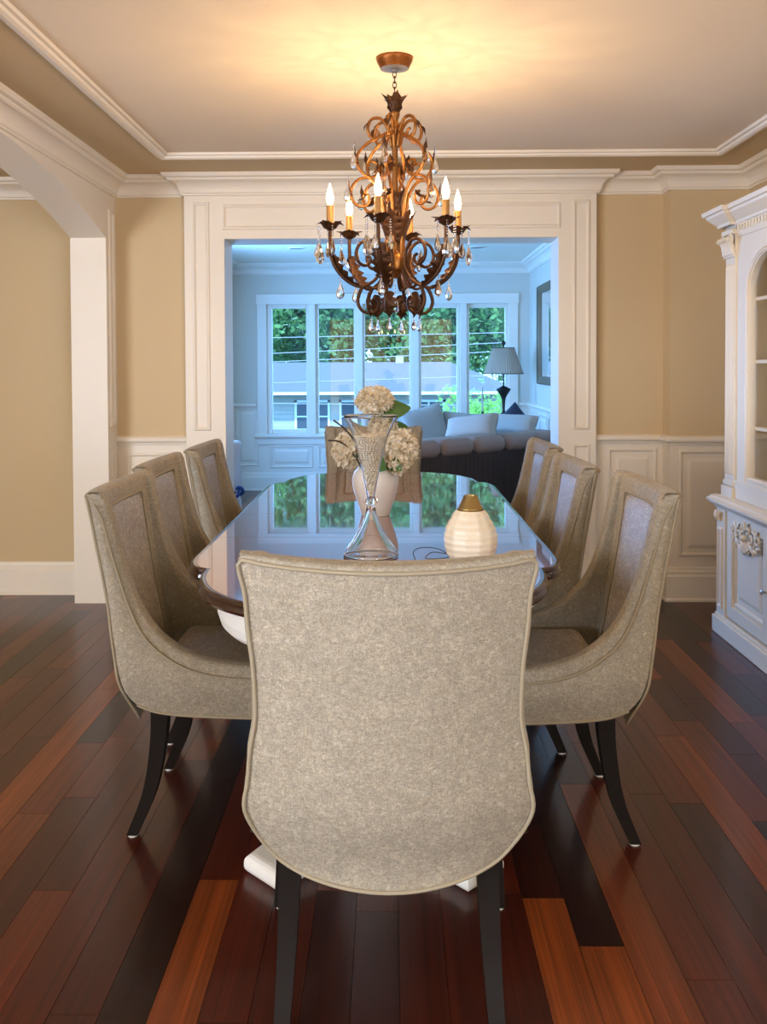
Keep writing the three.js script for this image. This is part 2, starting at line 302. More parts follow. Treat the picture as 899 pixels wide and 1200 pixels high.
// sitting room beyond the opening
const FX0 = -1.70, FX1 = 1.47, FW = { x0: -1.33, x1: 1.26, y0: 0.60, y1: 1.99 };
{
  const zb = BACK - 0.2, w = structGroup('wall_far');
  mesh('painted_wall', [box(FX0, FW.x0, RAIL - 0.02, CEIL, FAR - 0.18, FAR), box(FW.x1, FX1, RAIL - 0.02, CEIL, FAR - 0.18, FAR), box(FW.x0, FW.x1, FW.y1, CEIL, FAR - 0.18, FAR)], M.greige, w);
  mesh('wainscot', [box(FX0, FW.x0, 0, RAIL - 0.02, FAR - 0.18, FAR), box(FW.x1, FX1, 0, RAIL - 0.02, FAR - 0.18, FAR), box(FW.x0, FW.x1, 0, FW.y0, FAR - 0.18, FAR)], M.white, w);
  wallPanel(0.25, 0.62, M.white, w, -1.53, 0.57, FAR);
  for (let k = 0; k < 5; k++) wallPanel(0.46, 0.24, M.white, w, -1.06 + k * 0.515, 0.36, FAR);
  const wr = structGroup('wall_far_right');
  mesh('painted_wall', box(FX1, FX1 + 0.2, 0, CEIL, FAR - 0.18, zb), M.greige, wr);
  mesh('wainscot', box(FX1 - 0.004, FX1, 0, RAIL - 0.02, FAR, zb), M.white, wr);
  for (let k = 0; k < 7; k++) wallPanel(0.42, 0.6, M.white, wr, FX1 - 0.004, 0.55, FAR + 0.36 + k * 0.56, -Math.PI / 2);
  // left side wall; its unseen window is added to carry the extra light
  const wl = structGroup('wall_far_left'), lz0 = -8.4, lz1 = -6.8;
  mesh('painted_wall', [box(FX0 - 0.2, FX0, 0, CEIL, FAR - 0.18, lz0), box(FX0 - 0.2, FX0, 0, CEIL, lz1, zb), box(FX0 - 0.2, FX0, 0, 0.55, lz0, lz1), box(FX0 - 0.2, FX0, 2.15, CEIL, lz0, lz1)], M.greige, wl);
  const w3 = structGroup('window_3');
  mesh('window_frame', [box(FX0 - 0.12, FX0 - 0.05, 0.55, 2.15, lz0, lz0 + 0.05), box(FX0 - 0.12, FX0 - 0.05, 0.55, 2.15, lz1 - 0.05, lz1), box(FX0 - 0.12, FX0 - 0.05, 0.55, 0.6, lz0, lz1), box(FX0 - 0.12, FX0 - 0.05, 2.1, 2.15, lz0, lz1), box(FX0 - 0.12, FX0 - 0.05, 0.55, 2.15, -7.63, -7.57)], M.white, w3);
  for (const [a, b] of [[lz0 + 0.05, -7.63], [-7.57, lz1 - 0.05]]) mesh('pane', box(FX0 - 0.088, FX0 - 0.084, 0.6, 2.1, a, b), M.pane, w3);
  struct('wall_far_front', [box(FX0, CAS.x0 + 0.02, 0, CEIL, zb - 0.004, zb), box(CAS.x1 - 0.02, FX1, 0, CEIL, zb - 0.004, zb), box(CAS.x0 + 0.02, CAS.x1 - 0.02, OPEN.h + 0.1, CEIL, zb - 0.004, zb)], M.greige);
  struct('trim_9', sweep(crown, [[FX0, zb], [FX0, FAR], [FX1, FAR], [FX1, zb]].reverse(), CEIL), M.white);
  struct('trim_10', [sweep(rail, [[FX0, zb], [FX0, FAR], [FW.x0 - 0.1, FAR]].reverse(), RAIL), sweep(rail, [[FW.x1 + 0.1, FAR], [FX1, FAR], [FX1, zb]].reverse(), RAIL)], M.white);
  struct('baseboard_far', sweep(base, [[FX0, zb], [FX0, FAR], [FX1, FAR], [FX1, zb]].reverse(), 0), M.white);
  // picture window: five casements
  const win = structGroup('window_1'), z1 = FAR + 0.02;
  mesh('casing', [rbox(FW.x0 - 0.09, FW.x0 + 0.01, FW.y0 - 0.02, FW.y1, FAR, z1, 0.004), rbox(FW.x1 - 0.01, FW.x1 + 0.09, FW.y0 - 0.02, FW.y1, FAR, z1, 0.004), rbox(FW.x0 - 0.1, FW.x1 + 0.1, FW.y1 - 0.01, FW.y1 + 0.10, FAR, z1 + 0.006, 0.004)], M.white, win);
  mesh('window_sill', [rbox(FW.x0 - 0.12, FW.x1 + 0.12, FW.y0 - 0.035, FW.y0, FAR - 0.1, FAR + 0.05, 0.008), rbox(FW.x0 - 0.1, FW.x1 + 0.1, FW.y0 - 0.11, FW.y0 - 0.035, FAR, FAR + 0.018, 0.004)], M.white, win);
  const px = (p) => (p - 458) * 9.85 / 1080, panes = [[319, 359], [373.6, 415], [428, 480], [494, 535.5], [550, 592]].map((q) => q.map(px));
  const edges = [FW.x0, ...panes.slice(1).map((p, i) => (panes[i][1] + p[0]) / 2), FW.x1];
  for (let k = 1; k < 5; k++) mesh('mullion', rbox(edges[k] - 0.035, edges[k] + 0.035, FW.y0, FW.y1, FAR - 0.16, FAR + 0.012, 0.004), M.white, win);
  for (let k = 0; k < 5; k++) {
    const [a, b] = panes[k], e0 = edges[k] + (k ? 0.035 : 0), e1 = edges[k + 1] - (k < 4 ? 0.035 : 0), y0 = FW.y0 + 0.05, y1 = FW.y1 - 0.05;
    const sash = mesh('sash', [rbox(e0, a, FW.y0, FW.y1, FAR - 0.12, FAR - 0.05, 0.006), rbox(b, e1, FW.y0, FW.y1, FAR - 0.12, FAR - 0.05, 0.006), rbox(a, b, FW.y0, y0, FAR - 0.12, FAR - 0.05, 0.006), rbox(a, b, y1, FW.y1, FAR - 0.12, FAR - 0.05, 0.006)], M.white, win);
    mesh('pane', box(a, b, y0, y1, FAR - 0.088, FAR - 0.084), M.pane, sash);
  }
}

// ------------------------------------------------------------------ dining chairs
function makeChair(name, label, group) {
  const t = thing(name, label, 'chair', [0, 0, 0], 0, group);
  const w = 0.272, z0 = -0.245, top = 0.985;
  const hgS = [[0.30, 0.97], [0.37, 1.0], [0.46, 1.035], [0.57, 0.985], [0.66, 0.935], [0.73, 0.932], [0.86, 0.967], [1.0, 1.015]];
  const hg = (y) => { if (y <= hgS[0][0]) return hgS[0][1]; for (let i = 1; i < hgS.length; i++) if (y <= hgS[i][0]) { const k = (y - hgS[i - 1][0]) / (hgS[i][0] - hgS[i - 1][0]), s = k * k * (3 - 2 * k); return lerp(hgS[i - 1][1], hgS[i][1], s); } return hgS.at(-1)[1]; };
  const lean = (y) => 0.092 * Math.max(0, (y - 0.42) / 0.565);
  const tuck = (y, z) => (z < z0 + 0.004 ? 0.055 * clamp((0.48 - y) / 0.14, 0, 1) ** 1.6 : 0);
  const dz = (x, y, z) => [x * (z < 0 ? hg(y) : lerp(hg(y), 1, Math.min(1, z / 0.2))), y, z - lean(y) * clamp((0.2 - z) / 0.35, 0, 1) + tuck(y, z)];
  const deform = (g) => { const p = g.attributes.position; for (let i = 0; i < p.count; i++) { const q = dz(p.getX(i), p.getY(i), p.getZ(i)); p.setXYZ(i, ...q); } g.computeVertexNormals(); return g; };
  const bow = (x) => 0.06 * (1 - (x / w) ** 2);
  const hb = (x) => 0.294 + 0.055 * (x / w) ** 2 + 0.085 * Math.abs(x / w) ** 9, topAt = (x) => 0.972 + 0.013 * (x / w) ** 2;
  const uvOf = (g, a, b) => { const p = g.attributes.position, uv = g.attributes.uv; const get = { x: 'getX', y: 'getY', z: 'getZ' }; for (let i = 0; i < p.count; i++) uv.setXY(i, p[get[a]](i), p[get[b]](i)); return g; };
  // back slab: loop from the outer bottom over the top to the inner bottom
  const th = 0.042, nO = 16, nR = 8, nI = 10, nT = nO + nR + nI;
  const backFn = (u, v) => {
    const x = lerp(-w, w, u) * 0.995, k = Math.round(v * nT), zo = z0 - bow(x), zi = z0 + th - bow(x) * 0.6, r = 0.026;
    if (k <= nO) return [x, lerp(hb(x), topAt(x) - r, k / nO), zo];
    if (k < nO + nR) { const a = (k - nO) / nR * Math.PI, c = Math.cos(a), s = Math.sin(a), e = 0.6; return [x, topAt(x) - r + r * Math.pow(s, e), (zo + zi) / 2 - (zi - zo) / 2 * Math.sign(c) * Math.pow(Math.abs(c), e)]; }
    return [x, lerp(topAt(x) - r, 0.40, (k - nO - nR) / nI), zi];
  };
  mesh('backrest', metres(deform(grid(26, nT, backFn, true))), M.fabric, t);
  // side wings
  const C = curveOf([[0, 0.98, z0 - 0.002], [0, 0.984, z0 + 0.02], [0, 0.976, z0 + 0.044], [0, 0.93, z0 + 0.05], [0, 0.86, z0 + 0.054], [0, 0.79, z0 + 0.06], [0, 0.72, z0 + 0.07], [0, 0.655, z0 + 0.088], [0, 0.60, z0 + 0.118], [0, 0.556, z0 + 0.162], [0, 0.524, z0 + 0.225], [0, 0.508, z0 + 0.31], [0, 0.502, z0 + 0.42], [0, 0.50, z0 + 0.53]]);
  const Bc = curveOf([[0, 0.975, z0], [0, 0.85, z0], [0, 0.7, z0], [0, 0.55, z0], [0, 0.475, z0 + 0.004], [0, 0.425, z0 + 0.016], [0, 0.391, z0 + 0.048], [0, 0.371, z0 + 0.12], [0, 0.36, z0 + 0.3], [0, 0.356, z0 + 0.53]]);
  const nC = 44, tw = 0.056, sideFn = (s) => (u, v) => {
    const k = Math.round(v * 31) % 31, c = C.getPointAt(u), b = Bc.getPointAt(u), d = c.clone().sub(b), L = Math.max(d.length(), 1e-4); d.divideScalar(L);
    const r = Math.min(0.02, L * 0.4), cc = c.clone().addScaledVector(d, -r), xo = w, xi = w - tw;
    if (k <= 11) { const q = b.clone().lerp(cc, k / 11), bulge = 0.010 * Math.sin(Math.PI * Math.min(1, k / 11)); return [s * (xo + bulge * Math.min(1, L / 0.1)), q.y, q.z]; }
    if (k < 19) { const a = (k - 11) / 8 * Math.PI, cs = Math.cos(a), q = cc.clone().addScaledVector(d, r * Math.pow(Math.sin(a), 0.7)); return [s * ((xo + xi) / 2 + (xo - xi) / 2 * Math.sign(cs) * Math.pow(Math.abs(cs), 0.7)), q.y, q.z]; }
    const q = cc.clone().lerp(b, (k - 19) / 11); return [s * xi, q.y, q.z];
  };
  for (const s of [1, -1]) {
    const g = deform(uvOf(grid(nC, 31, sideFn(s), s > 0), 'z', 'y'));
    // front end cap
    const p = g.attributes.position, row = []; for (let j = 0; j <= 30; j++) { const i = nC * 32 + j; row.push([p.getX(i), p.getY(i), p.getZ(i)]); }
    const pos = [], mid = [(row[0][0] + row[30][0]) / 2, (row[0][1] + row[15][1]) / 2, row[0][2] + 0.004];
    for (let j = 0; j < 30; j++) s > 0 ? pos.push(...row[j], ...mid, ...row[j + 1]) : pos.push(...row[j], ...row[j + 1], ...mid);
    const cap = new THREE.BufferGeometry(); cap.setAttribute('position', new THREE.Float32BufferAttribute(pos.reverse().length ? pos.reverse() : pos, 3)); cap.computeVertexNormals();
    mesh('side_wing', [metres(g), metres(cap)], M.fabric, t);
  }
  // inset back pad
  const pw = 0.168, py0 = 0.47, py1 = 0.925;
  const padFn = (u, v) => { const x = lerp(-pw, pw, u), y = lerp(py0, py1, v), e = Math.min(u, 1 - u) * 2 * pw, f = Math.min(v, 1 - v) * (py1 - py0), k = Math.min(1, Math.min(e, f) / 0.03); return [x, y, z0 + th - bow(x) * 0.6 - 0.004 + 0.013 * Math.sqrt(k) + 0.006 * Math.sin(Math.PI * u)]; };
  const pad = mesh('back_pad', deform(uvOf(grid(20, 20, padFn), 'x', 'y')), M.velvet, t);
  const pz = (x) => z0 + th - bow(x) * 0.6 + 0.003, pip = [];
  for (let k = 0; k <= 6; k++) pip.push([-pw - 0.002, lerp(py0, py1, k / 6), pz(pw)]);
  for (let k = 1; k < 6; k++) pip.push([lerp(-pw, pw, k / 6), py1 + 0.002, pz(lerp(-pw, pw, k / 6))]);
  for (let k = 0; k <= 6; k++) pip.push([pw + 0.002, lerp(py1, py0, k / 6), pz(pw)]);
  mesh('pad_piping', deform(tube(pip, 0.004, 70, 5)), M.piping, pad);
  // seat
  const seat = new RoundedBoxGeometry(0.432, 0.12, 0.475, 5, 0.04); seat.translate(0, 0.425, 0.062);
  { const p = seat.attributes.position; for (let i = 0; i < p.count; i++) { const x = p.getX(i), y = p.getY(i), z = p.getZ(i) - 0.062; if (y > 0.425) p.setY(i, y + 0.02 * Math.max(0, 1 - (x / 0.21) ** 2) * Math.max(0, 1 - (z / 0.24) ** 2)); } seat.computeVertexNormals(); }
  mesh('seat', metres(seat), M.velvet, t);
  mesh('seat_rail', rbox(-0.216, 0.216, 0.356, 0.45, 0.2, 0.286, 0.012, 3), M.fabric, t);
  mesh('dust_cover', box(-0.225, 0.225, 0.368, 0.38, -0.2, 0.25), M.under, t);
  // welts: round the back panel and down each wing
  const P = []; for (let k = 0; k <= 8; k++) P.push([-w, lerp(0.46, 0.968, k / 8), z0 - 0.003]); for (let k = 1; k < 12; k++) { const x = lerp(-w, w, k / 12); P.push([x, topAt(x) - 0.015, z0 - bow(x) - 0.002]); } for (let k = 8; k >= 0; k--) P.push([w, lerp(0.46, 0.968, k / 8), z0 - 0.003]);
  for (let k = 11; k >= 1; k--) { const x = lerp(-w, w, k / 12); P.push([x, hb(x) + 0.002, z0 - bow(x) - 0.001]); }
  const dpts = (list) => list.map((q) => dz(...q)), weltG = [tube(dpts(P), 0.0042, 150, 6, true)];
  for (const s of [1, -1]) {
    const q = [], b = []; for (let k = 1; k <= 22; k++) { const u = k / 22, c = C.getPointAt(u), e = Bc.getPointAt(u), d = c.clone().sub(e), L = d.length(); d.divideScalar(L); const o = c.clone().addScaledVector(d, -Math.min(0.036, L * 0.62)); q.push([s * (w + 0.007), o.y, o.z]); if (u > 0.5) b.push([s * (w + 0.001), e.y, e.z]); }
    weltG.push(tube(dpts(q), 0.0036, 80, 5), tube(dpts(b), 0.0045, 40, 5));
  }
  mesh('welt', weltG, M.piping, t);
  // legs: straight tapered in front, sabre behind
  const leg = (pts, r0, r1) => grid(14, 4, (u, v) => { const c = curveOf(pts).getPoint(u), r = lerp(r0, r1, u), a = v * Math.PI * 2 + Math.PI / 4; return [c.x + Math.cos(a) * r * 1.3, c.y, c.z + Math.sin(a) * r * 1.3]; });
  for (const s of [1, -1]) for (const [pts, r0, r1] of [[[[s * 0.2, 0.4, -0.155], [s * 0.203, 0.28, -0.16], [s * 0.208, 0.13, -0.186], [s * 0.214, 0.006, -0.236]], 0.027, 0.017], [[[s * 0.238, 0.4, 0.195], [s * 0.246, 0.3, 0.197], [s * 0.256, 0.15, 0.199], [s * 0.266, 0.006, 0.2]], 0.026, 0.017]]) {
    const l = mesh('leg', toCreasedNormals(leg(pts, r0, r1).toNonIndexed(), 0.6), M.espresso, t);
    const e = pts[3]; mesh('glide', new THREE.CylinderGeometry(0.013, 0.014, 0.006, 12).translate(e[0], 0.003, e[2]), M.glide, l);
  }
  return t;
}
const chair0 = makeChair('dining_chair', '', 'upholstered dining chairs around the table');
let first = true;
function placeChair(x, d, turn, label) {
  const c = first ? chair0 : chair0.clone(); if (!first) { c.name = numbered('dining_chair'); scene.add(c); } first = false;
  c.position.set(x, 0, -d); c.rotation.set(0, R(turn), 0); c.userData = { ...chair0.userData, label };
  return c;
}
placeChair(-0.008, 2.03, 180, 'beige chenille dining chair at the table end beside the cream bottle vase');
placeChair(-0.10, 4.95, 0, 'beige chenille dining chair at the table end in the wide doorway, behind the hydrangeas');
const L1 = 'beige chenille dining chair on the arch side, ', R1 = 'beige chenille dining chair on the china cabinet side, ';
placeChair(-0.50, 2.785, 90, L1 + 'farthest from the wide doorway');
placeChair(-0.545, 3.42, 90, L1 + 'in the middle of three');
placeChair(-0.51, 4.08, 90, L1 + 'nearest the wide doorway');
placeChair(0.435, 2.745, -90, R1 + 'farthest from the wide doorway');
placeChair(0.345, 3.345, -90, R1 + 'in the middle of three');
placeChair(0.36, 4.11, -90, R1 + 'nearest the wide doorway');

// ------------------------------------------------------------------ dining table
const TC = [-0.05, -3.53], TH = 0.76;
{
  const veneerL = layers(512, [[[4, 160], 0.5], [[2, 60], 0.4], [[12, 400], 0.4]]);
  const veneer = tex(512, (i) => { const b = 0.85 + veneerL[i] * 0.4; return [150 * b, 72 * b, 46 * b]; }, true, 1, 1);
  M.tabletop = phys({ map: veneer, roughness: 0.05, ior: 2.0, clearcoat: 1, clearcoatRoughness: 0.02 });
  M.tableedge = phys({ color: '#2e1710', roughness: 0.2, clearcoat: 0.8, clearcoatRoughness: 0.08 });
  M.cream = std({ color: '#e9e6dc', roughness: 0.4 });
  const hwAt = (z) => { const a = Math.abs(z); if (a <= 0.80) return 0.54; if (a <= 0.955) return 0.475 + 0.065 * Math.sqrt(Math.max(0, 1 - ((a - 0.8) / 0.155) ** 2)); const q = Math.min(1, (a - 0.955) / 0.465); return 0.475 * Math.pow(Math.max(0, 1 - Math.pow(q, 2.2)), 1 / 2.24); };
  const zs = []; for (let z = -0.8; z < 0.8; z += 0.05) zs.push(z); const ends = [];
  for (let k = 0; k <= 12; k++) ends.push(0.8 + 0.155 * Math.sin(k / 12 * Math.PI / 2)); for (let k = 1; k <= 40; k++) ends.push(0.955 + 0.465 * Math.sin(k / 40 * Math.PI / 2));
  const all = [...ends.map((z) => -z).reverse(), ...zs.filter((z) => Math.abs(z) < 0.79), ...ends];
  const right = all.map((z) => [hwAt(z), z]), outline = [...right.slice(1), ...right.slice(0, -1).reverse().map(([x, z]) => [-x, z]).slice(0, -0 || undefined)].filter((p, i, a) => i === 0 || Math.hypot(p[0] - a[i - 1][0], p[1] - a[i - 1][1]) > 1e-4);
  const t = thing('dining_table', 'long scalloped dining table with glossy brown top and white pedestal base', 'table', [TC[0], 0, TC[1]]);
  const seams = [-1.43, -0.485, 0, 0.485, 1.43];
  for (let k = 0; k < 4; k++) {
    const a = seams[k], b = seams[k + 1], z = [Math.max(a, -1.42), ...all.filter((q) => q > a + 0.004 && q < b - 0.004 && Math.abs(q) < 1.419), Math.min(b, 1.42)], s = new THREE.Shape();
    const pts = [...z.map((q) => [Math.max(hwAt(q) - 0.014, 0.002), q]), ...z.slice().reverse().map((q) => [-Math.max(hwAt(q) - 0.014, 0.002), q])];
    pts.forEach(([x, q], i) => (i ? s.lineTo(x, -clamp(q, -1.408, 1.408)) : s.moveTo(x, -clamp(q, -1.408, 1.408)))); s.closePath();
    const g = metres(new THREE.ExtrudeGeometry(s, { depth: 0.02, bevelEnabled: true, bevelSize: 0.0012, bevelThickness: 0.0012, bevelOffset: -0.0014, bevelSegments: 1 }).rotateX(-Math.PI / 2).translate(0, TH - 0.0212, 0));
    const uv = g.attributes.uv, p = g.attributes.position; for (let i = 0; i < uv.count; i++) uv.setXY(i, p.getZ(i) * 0.7 + k * 0.37, p.getX(i) * 0.8 + k * 0.21);
    mesh('top_leaf', g, M.tabletop, t);
  }
  const ogee = [[-0.016, -0.001], [-0.006, 0.0], [0.0, -0.003], [0.003, -0.009], [0.0, -0.014], [0.004, -0.018], [0.007, -0.026], [0.003, -0.034], [-0.006, -0.037], [-0.02, -0.037]];
  mesh('top_edge', sweep(ogee, outline, TH, true), M.tableedge, t);
  const inset = (k) => outline.map(([x, z]) => [x * (1 - k / 0.54), z * (1 - k / 1.42)]);
  const apron = [[0, 0], [0.0, -0.02], [0.006, -0.03], [0.004, -0.06], [-0.004, -0.085], [-0.016, -0.098], [-0.03, -0.104], [-0.06, -0.104]];
  mesh('apron', sweep(apron, inset(0.05), TH - 0.036, true), M.cream, t);
  for (const s of [-1, 1]) {
    const ped = mesh('pedestal', lathe(smoothPts([[0.0, 0.045], [0.15, 0.045], [0.16, 0.09], [0.11, 0.15], [0.09, 0.2], [0.12, 0.3], [0.13, 0.4], [0.1, 0.5], [0.08, 0.56], [0.13, 0.62], [0.17, 0.66], [0.17, 0.725]], 60), 28).translate(0, 0, s * 0.8), M.cream, t);
    const sh = new THREE.Shape(), A = 0.31, B = 0.42, f = 0.07;
    sh.moveTo(A, B - f); sh.lineTo(A - f, B); sh.quadraticCurveTo(0, B * 0.35, -A + f, B); sh.lineTo(-A, B - f); sh.quadraticCurveTo(-A * 0.35, 0, -A, -B + f); sh.lineTo(-A + f, -B); sh.quadraticCurveTo(0, -B * 0.35, A - f, -B); sh.lineTo(A, -B + f); sh.quadraticCurveTo(A * 0.35, 0, A, B - f);
    mesh('foot', metres(new THREE.ExtrudeGeometry(sh, { depth: 0.012, bevelEnabled: true, bevelSize: 0.024, bevelThickness: 0.02, bevelSegments: 4, curveSegments: 16 }).rotateX(-Math.PI / 2).translate(0, 0.02, s * 0.8)), M.cream, ped);
    mesh('bearer', rbox(-0.3, 0.3, 0.66, 0.738, s * 0.8 - 0.05, s * 0.8 + 0.05, 0.006), M.cream, t);
  }
}

// ------------------------------------------------------------------ chandelier
{
  const CH = thing('chandelier', 'antique gold scrollwork chandelier with six candle lamps and crystal drops', 'chandelier', [0.018, CEIL, -3.27]);
  const Y = (h) => h - CEIL;
  mesh('ceiling_canopy', lathe(smoothPts([[0.0, 0], [0.06, 0], [0.064, -0.004], [0.063, -0.012], [0.056, -0.026], [0.05, -0.036], [0.046, -0.038], [0.0, -0.036]], 40), 36), std({ color: '#8a5427', metalness: 0.8, roughness: 0.38 }), CH);
  mesh('canopy_plate', lathe(smoothPts([[0, -0.036], [0.045, -0.036], [0.044, -0.039], [0.012, -0.042], [0.01, -0.05], [0, -0.051]], 24), 32), std({ color: '#9a9490', metalness: 0.6, roughness: 0.4 }), CH);
  for (let k = 0; k < 6; k++) { const l = mesh('chain_link', new THREE.TorusGeometry(0.0085, 0.0022, 6, 14).scale(0.75, 1.35, 1).rotateY(k % 2 ? Math.PI / 2 : 0).translate(0, -0.058 - k * 0.0185, 0), M.bronze, CH); }
  mesh('stem', lathe(smoothPts([[0.0, Y(2.235)], [0.006, Y(2.235)], [0.018, Y(2.215)], [0.012, Y(2.19)], [0.02, Y(2.17)], [0.011, Y(2.14)], [0.011, Y(1.95)], [0.014, Y(1.85)], [0.011, Y(1.76)], [0.012, Y(1.73)], [0.03, Y(1.722)], [0.036, Y(1.70)], [0.034, Y(1.67)], [0.022, Y(1.655)], [0.008, Y(1.64)], [0.0, Y(1.635)]], 90), 20), M.gold, CH);
  // leaf: a ruffled, pointed strip along a curve in the (r, h) plane
  const leaf = (pts, wd, curl = 0.25, lobes = 4) => {
    const c = curveOf(pts.map(([r, h]) => [r, Y(h), 0]));
    return grid(26, 6, (u, v) => {
      const p = c.getPointAt(u), tn = c.getTangentAt(u), nx = -tn.y, ny = tn.x, s = (v - 0.5) * 2, wv = wd * Math.pow(Math.sin(Math.PI * Math.min(0.98, 0.1 + u * 0.9)), 0.75) * (1 + 0.28 * Math.sin(u * Math.PI * 2 * lobes)) * 0.5, cu = curl * wv * s * s;
      return [p.x + nx * cu, p.y + ny * cu + 0.06 * wv * Math.sin(u * 30) * Math.abs(s), s * wv];
    });
  };
  const coil = (pts, r0, r1, seg = 70) => tube(pts.map(([r, h]) => [r, Y(h), 0]), (u) => lerp(r0, r1, u), seg, 6);
  const armG = coil([[0.235, 1.812], [0.235, 1.75], [0.226, 1.69], [0.19, 1.637], [0.13, 1.606], [0.078, 1.628], [0.048, 1.678], [0.054, 1.735], [0.088, 1.768], [0.126, 1.757], [0.143, 1.722], [0.134, 1.692], [0.111, 1.679], [0.093, 1.69], [0.092, 1.708], [0.104, 1.715]], 0.0068, 0.0058, 130);
  const lowG = coil([[0.115, 1.61], [0.128, 1.59], [0.138, 1.553], [0.122, 1.522], [0.092, 1.513], [0.066, 1.528], [0.06, 1.555], [0.074, 1.568], [0.086, 1.556]], 0.0068, 0.0056, 70);
  const strutG = coil([[0.03, 1.68], [0.05, 1.62], [0.075, 1.6], [0.1, 1.608]], 0.005, 0.005, 24);
  const upA = coil([[0.012, 2.10], [0.026, 2.16], [0.053, 2.194], [0.084, 2.19], [0.099, 2.158], [0.086, 2.125], [0.064, 2.122], [0.06, 2.145], [0.073, 2.152]], 0.0064, 0.0052, 60);
  const upB = coil([[0.02, 2.15], [0.06, 2.128], [0.106, 2.10], [0.137, 2.06], [0.129, 2.013], [0.09, 1.988], [0.062, 2.004], [0.066, 2.036], [0.09, 2.042], [0.1, 2.022]], 0.0064, 0.0052, 80);
  const upC = coil([[0.028, 1.72], [0.036, 1.84], [0.058, 1.945], [0.096, 1.985], [0.137, 1.975], [0.16, 1.938], [0.15, 1.898], [0.12, 1.884], [0.096, 1.9], [0.1, 1.926], [0.117, 1.93]], 0.0068, 0.0052, 100);
  const leaves = [leaf([[0.232, 1.735], [0.216, 1.675], [0.178, 1.628], [0.12, 1.598]], 0.062, -0.45, 6), leaf([[0.222, 1.70], [0.24, 1.715], [0.238, 1.735]], 0.02, 0.2, 2), leaf([[0.10, 1.585], [0.108, 1.55], [0.1, 1.515], [0.088, 1.495]], 0.052, -0.4, 4),
    leaf([[0.134, 2.03], [0.146, 2.07], [0.148, 2.108]], 0.018, 0.2, 2), leaf([[0.155, 1.92], [0.168, 1.955], [0.17, 1.99]], 0.018, 0.2, 2), leaf([[0.085, 2.0], [0.07, 2.02], [0.068, 2.06]], 0.03, 0.3, 3), leaf([[0.1, 1.935], [0.115, 1.91], [0.14, 1.905]], 0.03, 0.3, 3), leaf([[0.08, 2.19], [0.102, 2.17], [0.114, 2.145]], 0.022, 0.3, 2), leaf([[0.03, 1.76], [0.05, 1.82], [0.078, 1.875]], 0.05, 0.4, 5), leaf([[0.036, 1.84], [0.03, 1.9], [0.05, 1.95]], 0.04, 0.4, 4)];
  // candle cup of turned-out leaves
  const cup = []; for (let k = 0; k < 8; k++) cup.push(leaf([[0.004, 1.800], [0.02, 1.804], [0.034, 1.82], [0.05, 1.815 + (k % 2) * 0.012]], 0.03, 0.4, 2).rotateY(k * Math.PI / 4).translate(0.235, 0, 0));
  cup.push(lathe([[0, Y(1.796)], [0.01, Y(1.798)], [0.018, Y(1.806)], [0.016, Y(1.812)], [0, Y(1.812)]], 16).translate(0.235, 0, 0));
  const sleeve = lathe([[0, Y(1.808)], [0.0125, Y(1.808)], [0.0125, Y(1.882)], [0.011, Y(1.885)], [0, Y(1.885)]], 18).translate(0.235, 0, 0);
  const bulb = lathe(smoothPts([[0.0, Y(1.886)], [0.007, Y(1.886)], [0.0115, Y(1.9)], [0.0125, Y(1.912)], [0.009, Y(1.932)], [0.004, Y(1.95)], [0.0, Y(1.962)]], 24), 16).translate(0.235, 0, 0);
  const leafGeo = merge(leaves), cupGeo = merge(cup), upGeo = merge([upA, upB, upC]), lowGeo = merge([lowG, strutG]);
  const drop = (() => { const g = lathe([[0.0004, 0.0], [0.004, -0.008], [0.0085, -0.019], [0.0115, -0.029], [0.0105, -0.036], [0.006, -0.042], [0.0004, -0.044]], 8).scale(1.35, 1.35, 0.75).toNonIndexed(); g.computeVertexNormals(); return g; })();
  const beads = (n) => merge(Array.from({ length: n }, (_, k) => new THREE.IcosahedronGeometry(0.0033, 1).translate(0, -0.004 - k * 0.0085, 0)));
  const bead3 = beads(3), bead6 = beads(6), bead5 = beads(5);
  for (let k = 0; k < 6; k++) {
    const arm = new THREE.Group(); arm.name = 'arm'; CH.add(arm); arm.rotation.y = -R(44 + 60 * k);
    mesh('scroll', armG, M.bronze, arm); mesh('lower_scroll', lowGeo, M.bronze, arm); mesh('upper_scroll', upGeo, M.gold, arm); mesh('leaves', leafGeo, M.bronze, arm);
    mesh('candle_cup', cupGeo, M.bronze, arm); mesh('candle_sleeve', sleeve, M.candle, arm); mesh('light_bulb', bulb, M.bulb, arm);
    const pl = new THREE.PointLight(new THREE.Color().setRGB(1.0, 0.66, 0.36), 0.31); pl.name = 'candle_light'; pl.position.set(0.235, Y(1.915), 0); pl.shadow.radius = 0.5; arm.add(pl);
    const hang = (r, h, z, bd, n) => { const b = mesh('bead_strand', bd, M.crystal, arm); b.position.set(r, Y(h), z); const d = mesh('crystal_drop', drop, M.crystal, arm); d.position.set(r, Y(h) - n * 0.0085 - 0.003, z); d.rotation.y = k * 1.3 + z * 40; return d; };
    hang(0.149, 2.1, 0, bead3, 3); hang(0.171, 1.985, 0, bead3, 3);
    hang(0.277, 1.812, 0, bead6, 6); hang(0.235, 1.812, 0.042, bead5, 5); hang(0.235, 1.812, -0.042, bead5, 5); hang(0.265, 1.812, 0.028, bead6, 6).scale.setScalar(1.25);
    hang(0.088, 1.503, 0, bead3, 1).scale.setScalar(0.72); hang(0.2, 1.64, 0, bead3, 2);
    // crown of leaves at the top
  }
  for (let k = 0; k < 8; k++) { const l = mesh('crown_leaf', leaf([[0.008, 2.205], [0.02, 2.225], [0.028, 2.255], [0.048, k % 2 ? 2.272 : 2.284]], 0.036, 0.35, 3), M.bronze, CH); l.rotation.y = k * Math.PI / 4 + 0.2; }
